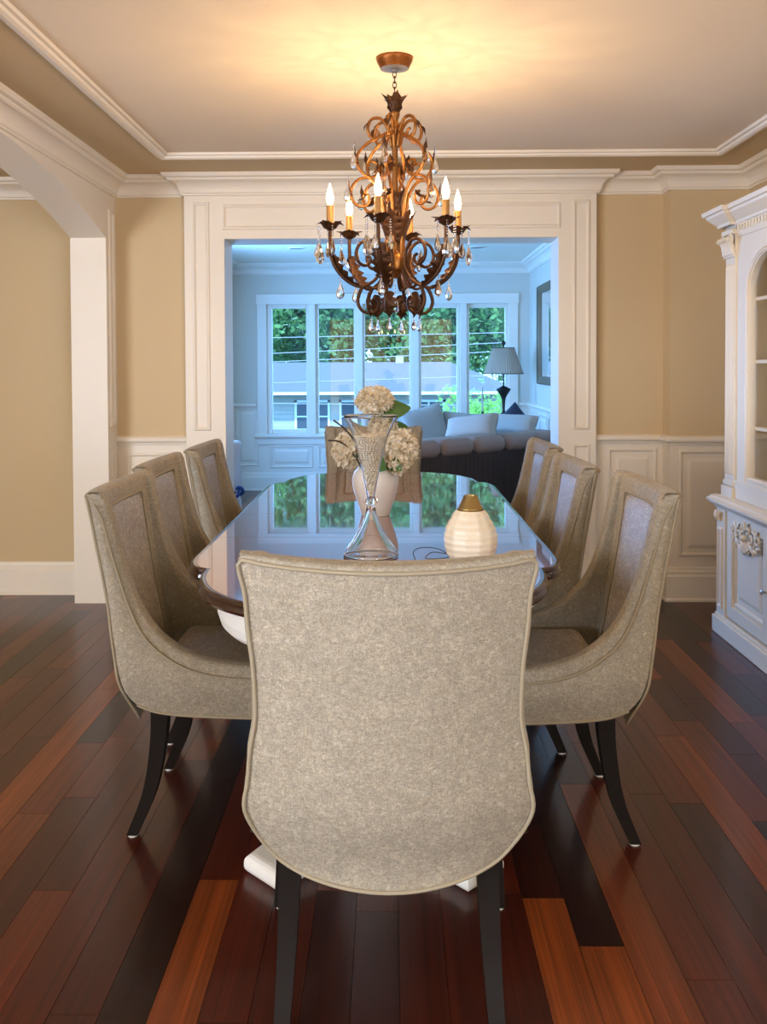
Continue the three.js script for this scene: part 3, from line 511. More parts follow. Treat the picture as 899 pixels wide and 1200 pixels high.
  const cd = mesh('crystal_drop', drop, M.crystal, CH); cd.position.set(0, Y(1.575), 0); const cb = mesh('bead_strand', beads(7), M.crystal, CH); cb.position.set(0, Y(1.635), 0);
}

// ------------------------------------------------------------------ things on the table
{
  // trumpet vase on a hollow bell foot
  const t = thing('trumpet_vase', 'tall clear glass trumpet vase filled with beads, on a bell-shaped foot', 'vase', [-0.061, TH + 0.001, -2.75]);
  const o = smoothPts([[0.082, 0.0], [0.083, 0.006], [0.075, 0.02], [0.05, 0.055], [0.028, 0.095], [0.016, 0.13], [0.013, 0.15]], 24), ii = smoothPts([[0.013, 0.15 - 0.006], [0.012, 0.128], [0.024, 0.094], [0.046, 0.052], [0.071, 0.018], [0.078, 0.004], [0.082, 0.0]], 24);
  mesh('foot', lathe([...o, [0.0, 0.152], [0.0, 0.146], ...ii].filter((p, i) => true), 40), M.glass, t);
  mesh('knop', lathe(smoothPts([[0.0, 0.15], [0.012, 0.15], [0.02, 0.158], [0.021, 0.165], [0.012, 0.174], [0.0, 0.176]], 18), 24), M.glass, t);
  const outer = smoothPts([[0.012, 0.174], [0.014, 0.19], [0.02, 0.22], [0.03, 0.27], [0.042, 0.32], [0.058, 0.37], [0.083, 0.42]], 30), inner = outer.slice().reverse().map(([r, y]) => [Math.max(r - 0.0028, 0.0), y]);
  mesh('bowl', lathe([[0.0, 0.172], ...outer, ...inner, [0, 0.178]], 40), M.glass, t);
  const rAt = (y) => { const p = outer; for (let i = 1; i < p.length; i++) if (y <= p[i][1]) return lerp(p[i - 1][0], p[i][0], (y - p[i - 1][1]) / (p[i][1] - p[i - 1][1])); return 0.05; };
  const br = 0.0041, spots = []; for (let y = 0.183; y < 0.362; y += 0.0068) { const ro = rAt(y) - 0.0032 - br; if (ro < 0.001) { spots.push([0, y, 0]); continue; } for (const f of [1, 0.55, 0.15]) { const q = ro * f, n = Math.max(1, Math.floor(2 * Math.PI * q / (2.1 * br))); for (let k = 0; k < n; k++) { const a = k / n * Math.PI * 2 + y * 900 + f; spots.push([Math.cos(a) * q, y + rr(-0.001, 0.001), Math.sin(a) * q]); } } }
  M.pearl = std({ color: '#e6dcc6', roughness: 0.12, metalness: 0.1 });
  const im = new THREE.InstancedMesh(new THREE.IcosahedronGeometry(br, 2), M.pearl, spots.length), mm = new THREE.Matrix4();
  spots.forEach((p, i) => im.setMatrixAt(i, mm.makeTranslation(...p))); im.name = numbered('pearl_beads'); im.position.copy(t.position); scene.add(im);
  im.userData = { kind: 'stuff', label: 'cream pearl beads filling the clear glass trumpet vase', category: 'beads' };
  // white ceramic vase
  const v = mesh('ceramic_vase', lathe(smoothPts([[0.0, 0.0], [0.05, 0.0], [0.055, 0.006], [0.066, 0.04], [0.082, 0.09], [0.088, 0.13], [0.082, 0.16], [0.068, 0.178], [0.066, 0.186], [0.06, 0.186], [0.06, 0.176], [0.07, 0.15], [0.06, 0.05], [0.0, 0.02]], 70), 40), std({ color: '#e8e2d8', roughness: 0.28 }));
  v.position.set(-0.06, TH + 0.001, -3.5); tag(v, 'plain white ceramic vase holding the hydrangeas', 'vase');
  // hydrangeas
  M.petal = phys({ color: '#e6dac0', roughness: 0.8, transmission: 0.25, thickness: 0, side: THREE.DoubleSide });
  M.stem = std({ color: '#2a2418', roughness: 0.7 }); M.leaf = std({ color: '#3d6128', roughness: 0.5, side: THREE.DoubleSide });
  const floret = (() => { const l = []; for (let k = 0; k < 4; k++) { const g = grid(3, 2, (u, q) => { const s = (q - 0.5) * 2, w2 = 0.0075 * Math.sin(Math.PI * (0.12 + 0.84 * u)); return [0.002 + u * 0.012, 0.009 * u * u + 0.002 * Math.abs(s) + 0.001, s * w2]; }); l.push(g.rotateY(k * Math.PI / 2)); } return merge(l); })();
  function head(r, n, flat) { const l = [], up = V(0, 1, 0), q = new THREE.Quaternion(), m4 = new THREE.Matrix4();
    for (let i = 0; i < n; i++) { const y = 1 - 2 * (i + 0.5) / n, a = i * 2.39996, s = Math.sqrt(1 - y * y), d = V(Math.cos(a) * s, y, Math.sin(a) * s); const rad = r * (0.84 + 0.16 * rnd()); q.setFromUnitVectors(up, d); m4.compose(V(d.x * rad, d.y * rad * flat, d.z * rad), q, V(1, 1, 1).multiplyScalar(rr(0.85, 1.2))); l.push(floret.clone().rotateY(rnd() * 3).rotateX(rr(-0.6, 0.6)).rotateZ(rr(-0.6, 0.6)).applyMatrix4(m4)); }
    l.push(new THREE.IcosahedronGeometry(r * 0.74, 2).scale(1, flat, 1)); return merge(l); }
  const leafG = (L, w) => grid(12, 6, (u, q) => { const s = (q - 0.5) * 2, ww = w * Math.pow(Math.sin(Math.PI * (0.03 + 0.95 * u)), 0.8); return [u * L, -0.35 * L * u * u + 0.12 * L * Math.abs(s) * Math.sin(Math.PI * u), s * ww]; });
  const fl = (lab, c, r, flat, lv) => { const h = thing('hydrangea', lab, 'flower', [-0.06, TH + 0.12, -3.5], 0, 'white hydrangeas in the ceramic vase'); const cc = V(...c);
    mesh('flower_head', head(r, Math.round(190 * (r / 0.06) ** 2), flat).translate(...c), M.petal, h);
    mesh('stem', tube([[c[0] * 0.12, -0.04, c[2] * 0.12], [c[0] * 0.45, c[1] * 0.5, c[2] * 0.45], [c[0], c[1] - 0.02, c[2]]], 0.0035, 16, 6), M.stem, h);
    for (const [p, L, w, ry, rz] of lv) { const m = mesh('leaf', leafG(L, w), M.leaf, h); m.position.set(...p); m.rotation.set(1.05, ry, rz, 'YZX'); } return h; };
  fl('white hydrangea on the tallest stem above the glass trumpet vase', [0.0, 0.315, 0.0], 0.066, 0.72, [[[0.015, 0.255, 0.02], 0.12, 0.042, -0.1, 0.45], [[0.01, 0.15, 0.03], 0.09, 0.03, 2.8, 0.2]]);
  fl('white hydrangea drooping over the vase rim on the arch side', [-0.10, 0.13, 0.02], 0.055, 1.15, [[[-0.03, 0.12, 0.05], 0.09, 0.035, -2.2, 0.3]]);
  fl('white hydrangea leaning over the vase rim on the sofa side', [0.098, 0.135, 0.02], 0.058, 1.2, [[[0.05, 0.10, 0.06], 0.08, 0.03, -1.2, -0.3], [[0.06, 0.2, 0.0], 0.07, 0.025, 0.2, 0.4]]);
  fl('white hydrangea low in the bouquet behind the trumpet vase', [0.03, 0.20, -0.03], 0.055, 0.9, [[[0.0, 0.1, 0.06], 0.09, 0.036, -1.4, -0.2]]);
  fl('small cream hydrangea at the front of the bouquet', [0.085, 0.085, 0.075], 0.034, 1.0, []);
  const tw = thing('bare_twig', 'dark bare twigs sticking out of the bouquet on the arch side', 'twig', [-0.06, TH + 0.12, -3.5]);
  mesh('branch', tube([[-0.005, -0.03, 0.03], [-0.06, 0.14, 0.06], [-0.11, 0.21, 0.06], [-0.155, 0.245, 0.05]], 0.0035, 24, 5), M.stem, tw); mesh('branch', tube([[-0.01, -0.03, 0.03], [-0.08, 0.12, 0.07], [-0.13, 0.165, 0.07], [-0.175, 0.17, 0.06]], 0.003, 24, 5), M.stem, tw);
  // cream bottle vase
  const b = thing('bottle_vase', 'cream leaf-textured bottle vase with a gold neck', 'vase', [0.232, TH + 0.001, -2.69]);
  const body = smoothPts([[0.0, 0.0], [0.05, 0.0], [0.062, 0.004], [0.074, 0.03], [0.078, 0.062], [0.072, 0.092], [0.056, 0.122], [0.04, 0.145], [0.0, 0.148]], 90);
  const bg = lathe(body, 144); { const p = bg.attributes.position; for (let i = 0; i < p.count; i++) { const x = p.getX(i), y = p.getY(i), z = p.getZ(i), a = Math.atan2(z, x), r = Math.hypot(x, z); if (r > 0.03 && y > 0.004 && y < 0.14) { const k = 0.0018 * Math.sin(a * 6 + y * 170) * Math.sin(a * 6 - y * 170); p.setX(i, x * (1 + k / r)); p.setZ(i, z * (1 + k / r)); } } bg.computeVertexNormals(); }
  mesh('body', bg, std({ color: '#e0d2b8', roughness: 0.3 }), b);
  mesh('neck', lathe([[0.0, 0.143], [0.041, 0.143], [0.0365, 0.152], [0.024, 0.176], [0.0205, 0.187], [0.0185, 0.187], [0.0185, 0.17], [0, 0.165]], 32), std({ color: '#a08552', metalness: 0.9, roughness: 0.35 }), b);
  // spectacles-like loop of wire
  const s = thing('wire_loop', 'thin curled wire lying on the tabletop between the trumpet vase and bottle vase', 'wire', [0.1, TH + 0.001, -2.72]);
  mesh('wire', tube([[-0.03, 0.003, 0.06], [-0.035, 0.02, 0.02], [-0.01, 0.026, -0.01], [0.04, 0.02, -0.02], [0.07, 0.004, 0.01], [0.03, 0.003, 0.04], [-0.0, 0.003, 0.03], [0.02, 0.014, 0.0], [0.06, 0.016, 0.03]], 0.0014, 60, 5), std({ color: '#3a2c26', roughness: 0.4 }), s);
}

// ------------------------------------------------------------------ china cabinet
{
  const W = M.cabinet = std({ color: '#eee4cf', roughness: 0.38 });
  const t = thing('china_cabinet', 'cream two-part china cabinet with arched glass doors, carved lower doors and cornice', 'cabinet', [1.80, 0, -3.70], -Math.PI / 2);
  const H = 0.9, F = 0.2, B = -0.199;
  mesh('plinth', [rbox(-H, H, 0, 0.085, B, F, 0.006), rbox(-H + 0.012, H - 0.012, 0.085, 0.1, B, F - 0.012, 0.004)], W, t);
  mesh('lower_carcass', box(-H + 0.03, H - 0.03, 0.09, 0.62, B, F - 0.045), W, t);
  const ledge = [[0, -0.045], [0.008, -0.043], [0.014, -0.032], [0.03, -0.022], [0.036, -0.012], [0.042, -0.01], [0.042, 0.0], [0.03, 0.008], [0.026, 0.016], [0.0, 0.022]];
  const ring = (p, y, hx, f) => sweep(p, [[-hx, B], [-hx, f], [hx, f], [hx, B]].reverse(), y);
  mesh('waist_moulding', [sweep(ledge.map(([o, u]) => [o, u]), [[-H + 0.02, B], [-H + 0.02, F - 0.02], [H - 0.02, F - 0.02], [H - 0.02, B]].reverse(), 0.665), box(-H + 0.02, H - 0.02, 0.62, 0.685, B, F - 0.02)], W, t);
  for (const s of [-1, 1]) {
    const pl = mesh('lower_pilaster', rbox(s * 0.82 - 0.055, s * 0.82 + 0.055, 0.09, 0.63, F - 0.06, F - 0.014, 0.004), W, t);
    wallPanel(0.07, 0.40, W, pl, s * 0.82, 0.33, F - 0.014);
    mesh('bracket', tube([[s * 0.82, 0.61, F - 0.004], [s * 0.82, 0.59, F + 0.004], [s * 0.82, 0.565, F - 0.008]], (u) => 0.02 * (1 - 0.5 * u), 10, 8), W, pl);
    const up = mesh('upper_pilaster', rbox(s * 0.795 - 0.062, s * 0.795 + 0.062, 0.68, 1.985, B, F - 0.045, 0.004), W, t);
    for (let k = -2; k <= 2; k++) mesh('flute', new THREE.CapsuleGeometry(0.007, 1.0, 3, 8).translate(s * 0.795 + k * 0.021, 1.30, F - 0.045), W, up);
    mesh('pilaster_base', [rbox(s * 0.795 - 0.075, s * 0.795 + 0.075, 0.68, 0.735, F - 0.11, F - 0.03, 0.006), rbox(s * 0.795 - 0.068, s * 0.795 + 0.068, 0.735, 0.765, F - 0.11, F - 0.036, 0.01)], W, up);
    const cap = [rbox(s * 0.795 - 0.07, s * 0.795 + 0.07, 1.95, 1.975, F - 0.11, F - 0.025, 0.004), rbox(s * 0.795 - 0.066, s * 0.795 + 0.066, 1.84, 1.855, F - 0.11, F - 0.034, 0.004)];
    for (let k = -2; k <= 2; k++) cap.push(tube([[s * 0.795 + k * 0.026, 1.855, F - 0.04], [s * 0.795 + k * 0.027, 1.90, F - 0.03], [s * 0.795 + k * 0.03, 1.93, F - 0.012], [s * 0.795 + k * 0.03, 1.915, F - 0.004]], (u) => 0.013 * (1.1 - 0.4 * u), 12, 7));
    for (const q of [-1, 1]) cap.push(new THREE.TorusGeometry(0.018, 0.008, 8, 16).translate(s * 0.795 + q * 0.05, 1.925, F - 0.028), new THREE.SphereGeometry(0.009, 10, 8).translate(s * 0.795 + q * 0.05, 1.925, F - 0.026));
    mesh('capital', cap, W, up);
  }
  // lower doors, three across, with carved crests
  for (let k = 0; k < 3; k++) {
    const x = -0.505 + k * 0.505, w = 0.49, door = mesh('lower_door', [rbox(x - w / 2, x - w / 2 + 0.06, 0.11, 0.62, F - 0.05, F - 0.02, 0.004), rbox(x + w / 2 - 0.06, x + w / 2, 0.11, 0.62, F - 0.05, F - 0.02, 0.004), rbox(x - w / 2 + 0.055, x + w / 2 - 0.055, 0.11, 0.17, F - 0.05, F - 0.02, 0.004), rbox(x - w / 2 + 0.055, x + w / 2 - 0.055, 0.56, 0.62, F - 0.05, F - 0.02, 0.004), box(x - w / 2 + 0.05, x + w / 2 - 0.05, 0.15, 0.58, F - 0.052, F - 0.038)], W, t);
    wallPanel(w - 0.13, 0.38, W, door, x, 0.365, F - 0.038);
    const car = [];
    for (const s of [-1, 1]) {
      const spiral = (cx, cy, r, turns, dir) => tube(Array.from({ length: 26 }, (_, i) => { const u = i / 25, a = dir * u * turns * Math.PI * 2 + Math.PI / 2, q = r * (1 - 0.85 * u); return [cx + Math.cos(a) * q, cy + Math.sin(a) * q, F - 0.018 + 0.012 * u]; }), (u) => 0.0085 * (1 - 0.35 * u), 46, 6);
      car.push(spiral(x + s * 0.075, 0.535, 0.045, 1.6, -s), spiral(x + s * 0.145, 0.55, 0.03, 1.5, s), spiral(x + s * 0.035, 0.575, 0.025, 1.4, s));
      for (let i = 0; i < 5; i++) { const a = R(200 + i * 28 * s + (s > 0 ? 60 : -20)); car.push(new THREE.SphereGeometry(0.016, 10, 8).scale(1.5, 0.6, 0.6).rotateZ(a).translate(x + s * (0.02 + i * 0.03), 0.498 + 0.012 * Math.sin(i * 2), F - 0.016)); }
    }
    for (let i = -3; i <= 3; i++) car.push(new THREE.SphereGeometry(0.03, 12, 8).scale(0.32, 1, 0.4).rotateZ(-i * 0.3).translate(x + i * 0.012, 0.49 - 0.004 * Math.abs(i), F - 0.01));
    car.push(new THREE.SphereGeometry(0.016, 12, 10).translate(x, 0.535, F - 0.008));
    mesh('carved_crest', car, W, door);
    mesh('knob', lathe(smoothPts([[0, 0], [0.006, 0], [0.005, 0.008], [0.011, 0.014], [0.011, 0.02], [0, 0.024]], 16), 16).rotateX(Math.PI / 2).translate(x + w / 2 - 0.03, 0.34, F - 0.02), std({ color: '#b9b6ae', metalness: 0.9, roughness: 0.3 }), door).userData.label = 'small silver knob';
  }
  // upper case
  mesh('back_panel', box(-0.84, 0.84, 0.685, 1.985, B, B + 0.02), W, t);
  mesh('case_top', box(-0.85, 0.85, 1.965, 1.995, B, F - 0.05), W, t);
  for (const y of [1.02, 1.33, 1.62]) mesh('shelf', rbox(-0.735, 0.735, y, y + 0.018, B + 0.02, F - 0.09, 0.004), W, t);
  mesh('rail', rbox(-0.735, 0.735, 0.685, 0.77, F - 0.07, F - 0.045, 0.004), W, t);
  for (const s of [-1, 1]) {
    const cx = s * 0.365, hw = 0.365, gw = 0.29 * 1, y0 = 0.77, y1 = 1.965, sp = 1.67;
    const sh = new THREE.Shape([[cx - hw, y0], [cx + hw, y0], [cx + hw, y1], [cx - hw, y1]].map((p) => new THREE.Vector2(...p))), hole = new THREE.Path();
    const archPts = (g, yb) => { const l = [[cx - g, yb], [cx + g, yb]]; for (let i = 0; i <= 24; i++) { const a = Math.PI * i / 24; l.push([cx + g * Math.cos(a), sp + g * 0.72 * Math.sin(a)]); } return l; };
    const hp = archPts(0.225, 0.80); hole.setFromPoints(hp.slice().reverse().map((p) => new THREE.Vector2(...p))); sh.holes.push(hole);
    const door = mesh('glass_door', metres(new THREE.ExtrudeGeometry(sh, { depth: 0.025, bevelEnabled: true, bevelSize: 0.004, bevelThickness: 0.004, bevelSegments: 2 }).translate(0, 0, F - 0.085)), W, t);
    const beadPts = (g, y, z) => archPts(g, y).map(([a, b]) => [a, b, z]);
    for (const g of [0.233, 0.252]) { const l = archPts(g, 0.80 - (g - 0.225)); const s2 = []; for (let i = 0; i < l.length; i++) { const a = l[i], b = l[(i + 1) % l.length], n = Math.ceil(Math.hypot(b[0] - a[0], b[1] - a[1]) / 0.03); for (let j = 0; j < n; j++) s2.push([lerp(a[0], b[0], j / n), lerp(a[1], b[1], j / n), F - 0.054]); } mesh('bead_moulding', tube(s2, 0.006, 220, 5, true), W, door); }
    mesh('pane', metres(new THREE.ExtrudeGeometry(new THREE.Shape(archPts(0.23, 0.795).map((p) => new THREE.Vector2(...p))), { depth: 0.003, bevelEnabled: false }).translate(0, 0, F - 0.075)), M.pane, door);
  }
  mesh('frieze', rbox(-0.735, 0.735, 1.93, 2.025, F - 0.075, F - 0.05, 0.003), W, t);
  for (let x = -0.70; x <= 0.701; x += 0.035) mesh('frieze_flute', new THREE.CapsuleGeometry(0.009, 0.036, 3, 8).translate(x, 1.983, F - 0.05), W, t);
  const cor = [[0, -0.05], [0.01, -0.048], [0.012, -0.036], [0.03, -0.02], [0.05, 0.0], [0.054, 0.012], [0.066, 0.014], [0.07, 0.034], [0.0, 0.04]];
  const f0 = F - 0.045, f1 = F - 0.02;
  mesh('cornice', [sweep(cor, [[-0.865, B], [-0.865, f1], [-0.725, f1], [-0.725, f0], [0.725, f0], [0.725, f1], [0.865, f1], [0.865, B]].reverse(), 2.04), box(-0.865, 0.865, 1.985, 2.077, B, f0)], W, t);
}

// ------------------------------------------------------------------ sitting room furniture
{
  M.sofa = phys({ color: '#3a2a24', roughness: 0.6, sheen: 0.3, sheenColor: new THREE.Color('#7a6257'), sheenRoughness: 0.5 });
  M.sofatop = std({ color: '#8d7263', roughness: 0.6 }); M.cushion = std({ color: '#a29b91', roughness: 0.85, bumpMap: fabBump, bumpScale: 0.001 }); M.navy = std({ color: '#1a2236', roughness: 0.6 });
  const pillow = (w, h, d) => grid(24, 24, (u, v) => { const a = u * 2 - 1, b = v * 2 - 1, k = Math.pow(Math.max(0, (1 - a ** 4) * (1 - b ** 4)), 0.42), pin = 1 - 0.07 * (1 - Math.abs(a)) * b * b, pin2 = 1 - 0.07 * (1 - Math.abs(b)) * a * a; return [a * w / 2 * pin2, b * h / 2 * pin, d / 2 * k]; });
  const pil = (w, h, d) => merge([pillow(w, h, d), pillow(w, h, d).rotateY(Math.PI)]);
  // sofa seen from behind: local +z is the way it faces
  function sofa(label, x, d, turn, W, backH, tufts) {
    const s = thing('sofa', label, 'sofa', [x, 0, -d], turn);
    const D = 0.88, ribs = [];
    const bk = mesh('back', rbox(-W / 2, W / 2, 0.1, backH - 0.06, -D / 2, -D / 2 + 0.2, 0.04, 4), M.sofa, s);
    for (let q = -W / 2 + 0.03; q < W / 2 - 0.02; q += 0.022) ribs.push(new THREE.CylinderGeometry(0.009, 0.009, backH - 0.22, 6).translate(q, 0.1 + (backH - 0.16) / 2, -D / 2 - 0.001));
    mesh('ribbing', ribs, M.sofa, bk);
    for (let k = 0; k < tufts; k++) mesh('tufted_roll', new RoundedBoxGeometry(W / tufts + 0.004, 0.13, 0.27, 4, 0.06).translate(-W / 2 + (k + 0.5) * W / tufts, backH - 0.055, -D / 2 + 0.10), M.sofatop, s);
    mesh('seat_base', rbox(-W / 2 + 0.05, W / 2 - 0.05, 0.1, 0.32, -D / 2 + 0.1, D / 2, 0.03), M.sofa, s);
    for (let k = 0; k < 2; k++) mesh('seat_cushion', rbox(-W / 2 + 0.12 + k * (W / 2 - 0.12), -W / 2 + 0.12 + (k + 1) * (W / 2 - 0.12), 0.32, 0.46, -D / 2 + 0.2, D / 2 + 0.02, 0.05, 4), M.cushion, s);
    for (const q of [-1, 1]) { mesh('armrest', rbox(q * (W / 2 - 0.07) - 0.09, q * (W / 2 - 0.07) + 0.09, 0.1, 0.62, -D / 2 + 0.05, D / 2, 0.07, 5), M.sofa, s); for (const z of [-D / 2 + 0.08, D / 2 - 0.08]) mesh('foot', new THREE.CylinderGeometry(0.03, 0.022, 0.1, 12).translate(q * (W / 2 - 0.1), 0.05, z), M.espresso, s); }
    return s;
  }
  const A = sofa('dark brown ribbed sofa with tan tufted back roll, its back to the dining table', 0.43, 7.09, Math.PI + 0.72, 1.68, 0.80, 5);
  const B2 = sofa('brown sofa under the picture window heaped with pale cushions', 0.47, 8.55, 0, 1.5, 0.66, 4);
  const cush = (label, x, y, d, w, h, th, ry, rx, rz, mat, name = 'cushion') => { const m = mesh(name, pil(w, h, th), mat); m.position.set(x, y, -d); m.rotation.set(rx, ry, rz, 'YXZ'); tag(m, label, 'cushion', 'cushions on the sitting room sofas'); return m; };
  cush('pale grey square cushion standing on edge at the end of the window sofa', 0.32, 0.72, 8.55, 0.46, 0.46, 0.16, 0.4, -0.25, 0.22, M.cushion);
  cush('large pale grey back cushion in the middle of the window sofa', 0.76, 0.68, 8.66, 0.56, 0.42, 0.16, 0, -0.3, -0.05, M.cushion);
  cush('small pale cushion behind the square grey one, by the window', 0.02, 0.68, 8.68, 0.42, 0.42, 0.13, 0.1, -0.3, 0, M.cushion);
  cush('pale beige wedge cushion lying along the tan sofa roll', 0.62, 0.845, 7.08, 0.46, 0.2, 0.14, -0.72, -0.5, 0.16, M.cushion);
  cush('flat pale beige cushion beside the wedge cushion on the sofa roll', 0.98, 0.845, 7.45, 0.46, 0.17, 0.13, -0.72, -0.5, 0.0, M.cushion);
  cush('navy cushion set on its corner against the lamp side of the sofa', 1.13, 0.80, 8.45, 0.27, 0.27, 0.11, 0.1, -0.1, 0.72, M.navy);
  cush('dark rounded cushion behind the flat beige cushion', 0.80, 0.70, 8.1, 0.3, 0.24, 0.12, 0, -0.3, 0.06, M.navy);
  // lamp table and buffet lamp
  const tb = thing('side_table', 'dark side table by the picture window under the pleated lamp', 'table', [1.15, 0, -9.42]);
  mesh('top', rbox(-0.3, 0.3, 0.60, 0.63, -0.25, 0.25, 0.008), M.espresso, tb); for (const x of [-1, 1]) for (const z of [-1, 1]) mesh('leg', rbox(x * 0.26 - 0.02, x * 0.26 + 0.02, 0, 0.6, z * 0.21 - 0.02, z * 0.21 + 0.02, 0.004), M.espresso, tb);
  const lp = thing('buffet_lamp', 'dark turned table lamp with a pleated grey empire shade', 'lamp', [1.125, 0.631, -9.2]);
  M.lampmetal = std({ color: '#23221f', roughness: 0.5, metalness: 0.3 });
  mesh('base', lathe(smoothPts([[0, 0], [0.07, 0], [0.075, 0.015], [0.03, 0.035], [0.016, 0.07], [0.02, 0.13], [0.07, 0.18], [0.068, 0.2], [0.02, 0.225], [0.016, 0.3], [0.022, 0.36], [0.04, 0.40], [0.066, 0.44], [0.07, 0.458], [0.022, 0.485], [0.008, 0.52], [0.008, 0.88], [0, 0.885]], 110), 20), M.lampmetal, lp);
  const shade = []; const np = 96; mesh('shade', grid(np, 1, (u, v) => { const a = u * Math.PI * 2, r = lerp(0.195, 0.105, v) + (Math.round(u * np) % 2 ? 0.004 : -0.003); return [Math.cos(a) * r, lerp(0.61, 0.865, v), Math.sin(a) * r]; }, true).toNonIndexed(), std({ color: '#a79a86', roughness: 0.85, side: THREE.DoubleSide }), lp).geometry.computeVertexNormals();
  mesh('shade_band', [new THREE.TorusGeometry(0.196, 0.005, 6, 48).rotateX(Math.PI / 2).translate(0, 0.61, 0), new THREE.TorusGeometry(0.106, 0.005, 6, 40).rotateX(Math.PI / 2).translate(0, 0.865, 0)], std({ color: '#4c463e', roughness: 0.8 }), lp);
  mesh('finial', lathe(smoothPts([[0, 0.87], [0.01, 0.875], [0.008, 0.89], [0.02, 0.905], [0.018, 0.925], [0, 0.945]], 20), 14), M.lampmetal, lp);
  const tp = thing('taper_candle', 'slim pale taper in a thin holder at the window beside the lamp', 'candle', [0.93, 0.631, -9.35]);
  mesh('holder', lathe([[0, 0], [0.035, 0], [0.036, 0.008], [0.008, 0.015], [0.006, 0.2], [0.013, 0.205], [0.013, 0.225], [0, 0.225]], 14), M.lampmetal, tp); mesh('taper', new THREE.CylinderGeometry(0.007, 0.009, 0.25, 10).translate(0, 0.35, 0), std({ color: '#b9b2a6', roughness: 0.6 }), tp);
  // mirror on the side wall
  const mi = thing('wall_mirror', 'framed wall mirror on the side wall of the sitting room', 'mirror', [FX1 - 0.003, 1.14, -8.6], -Math.PI / 2);
  const mp = [[0, 0], [0.0, 0.03], [0.012, 0.04], [0.03, 0.03], [0.06, 0.022], [0.075, 0.02], [0.08, 0]];
  mesh('frame', sweep(mp.map(([o, u]) => [-o, u]), [[-0.46, 0], [0.46, 0], [0.46, 0.95], [-0.46, 0.95]], 0, true).rotateX(Math.PI / 2).translate(0, 0.95, 0), std({ color: '#6e6048', metalness: 0.5, roughness: 0.5 }), mi);
  mesh('glass', box(-0.4, 0.4, 0.06, 0.89, 0.0, 0.012), std({ color: '#dfe6ea', metalness: 1, roughness: 0.02 }), mi);
  // ceiling downlights, off
  for (const [x, z] of [[-0.86, -8.5], [0.80, -8.5]]) { const d = thing('recessed_light', x < 0 ? 'unlit recessed ceiling light on the arch side of the sitting room' : 'unlit recessed ceiling light on the lamp side of the sitting room', 'light', [x, CEIL, z], 0, 'recessed lights of the sitting room'); mesh('ring', new THREE.TorusGeometry(0.075, 0.009, 8, 32).rotateX(Math.PI / 2), M.white, d); mesh('lens', new THREE.CylinderGeometry(0.07, 0.07, 0.004, 28).translate(0, -0.003, 0), std({ color: '#6d7478', roughness: 0.4 }), d); }
  // slim object with a blue band by the jamb
  const ob = thing('slim_stand', 'slim pale stand with a blue knot beside the white doorway jamb', 'stand', [-1.12, 0, -6.55]);
  mesh('stand_base', lathe([[0, 0], [0.07, 0], [0.07, 0.02], [0.015, 0.04], [0, 0.04]], 20), M.lampmetal, ob); mesh('body', lathe(smoothPts([[0, 0.03], [0.05, 0.05], [0.058, 0.2], [0.05, 0.36], [0.035, 0.42], [0.05, 0.5], [0.045, 0.66], [0.05, 0.78], [0.0, 0.8]], 40), 20), std({ color: '#c9d3dc', roughness: 0.4 }), ob); mesh('knot', new THREE.TorusKnotGeometry(0.03, 0.012, 40, 8).translate(0.02, 0.44, 0.02), std({ color: '#1f4f9a', roughness: 0.6 }), ob);
}

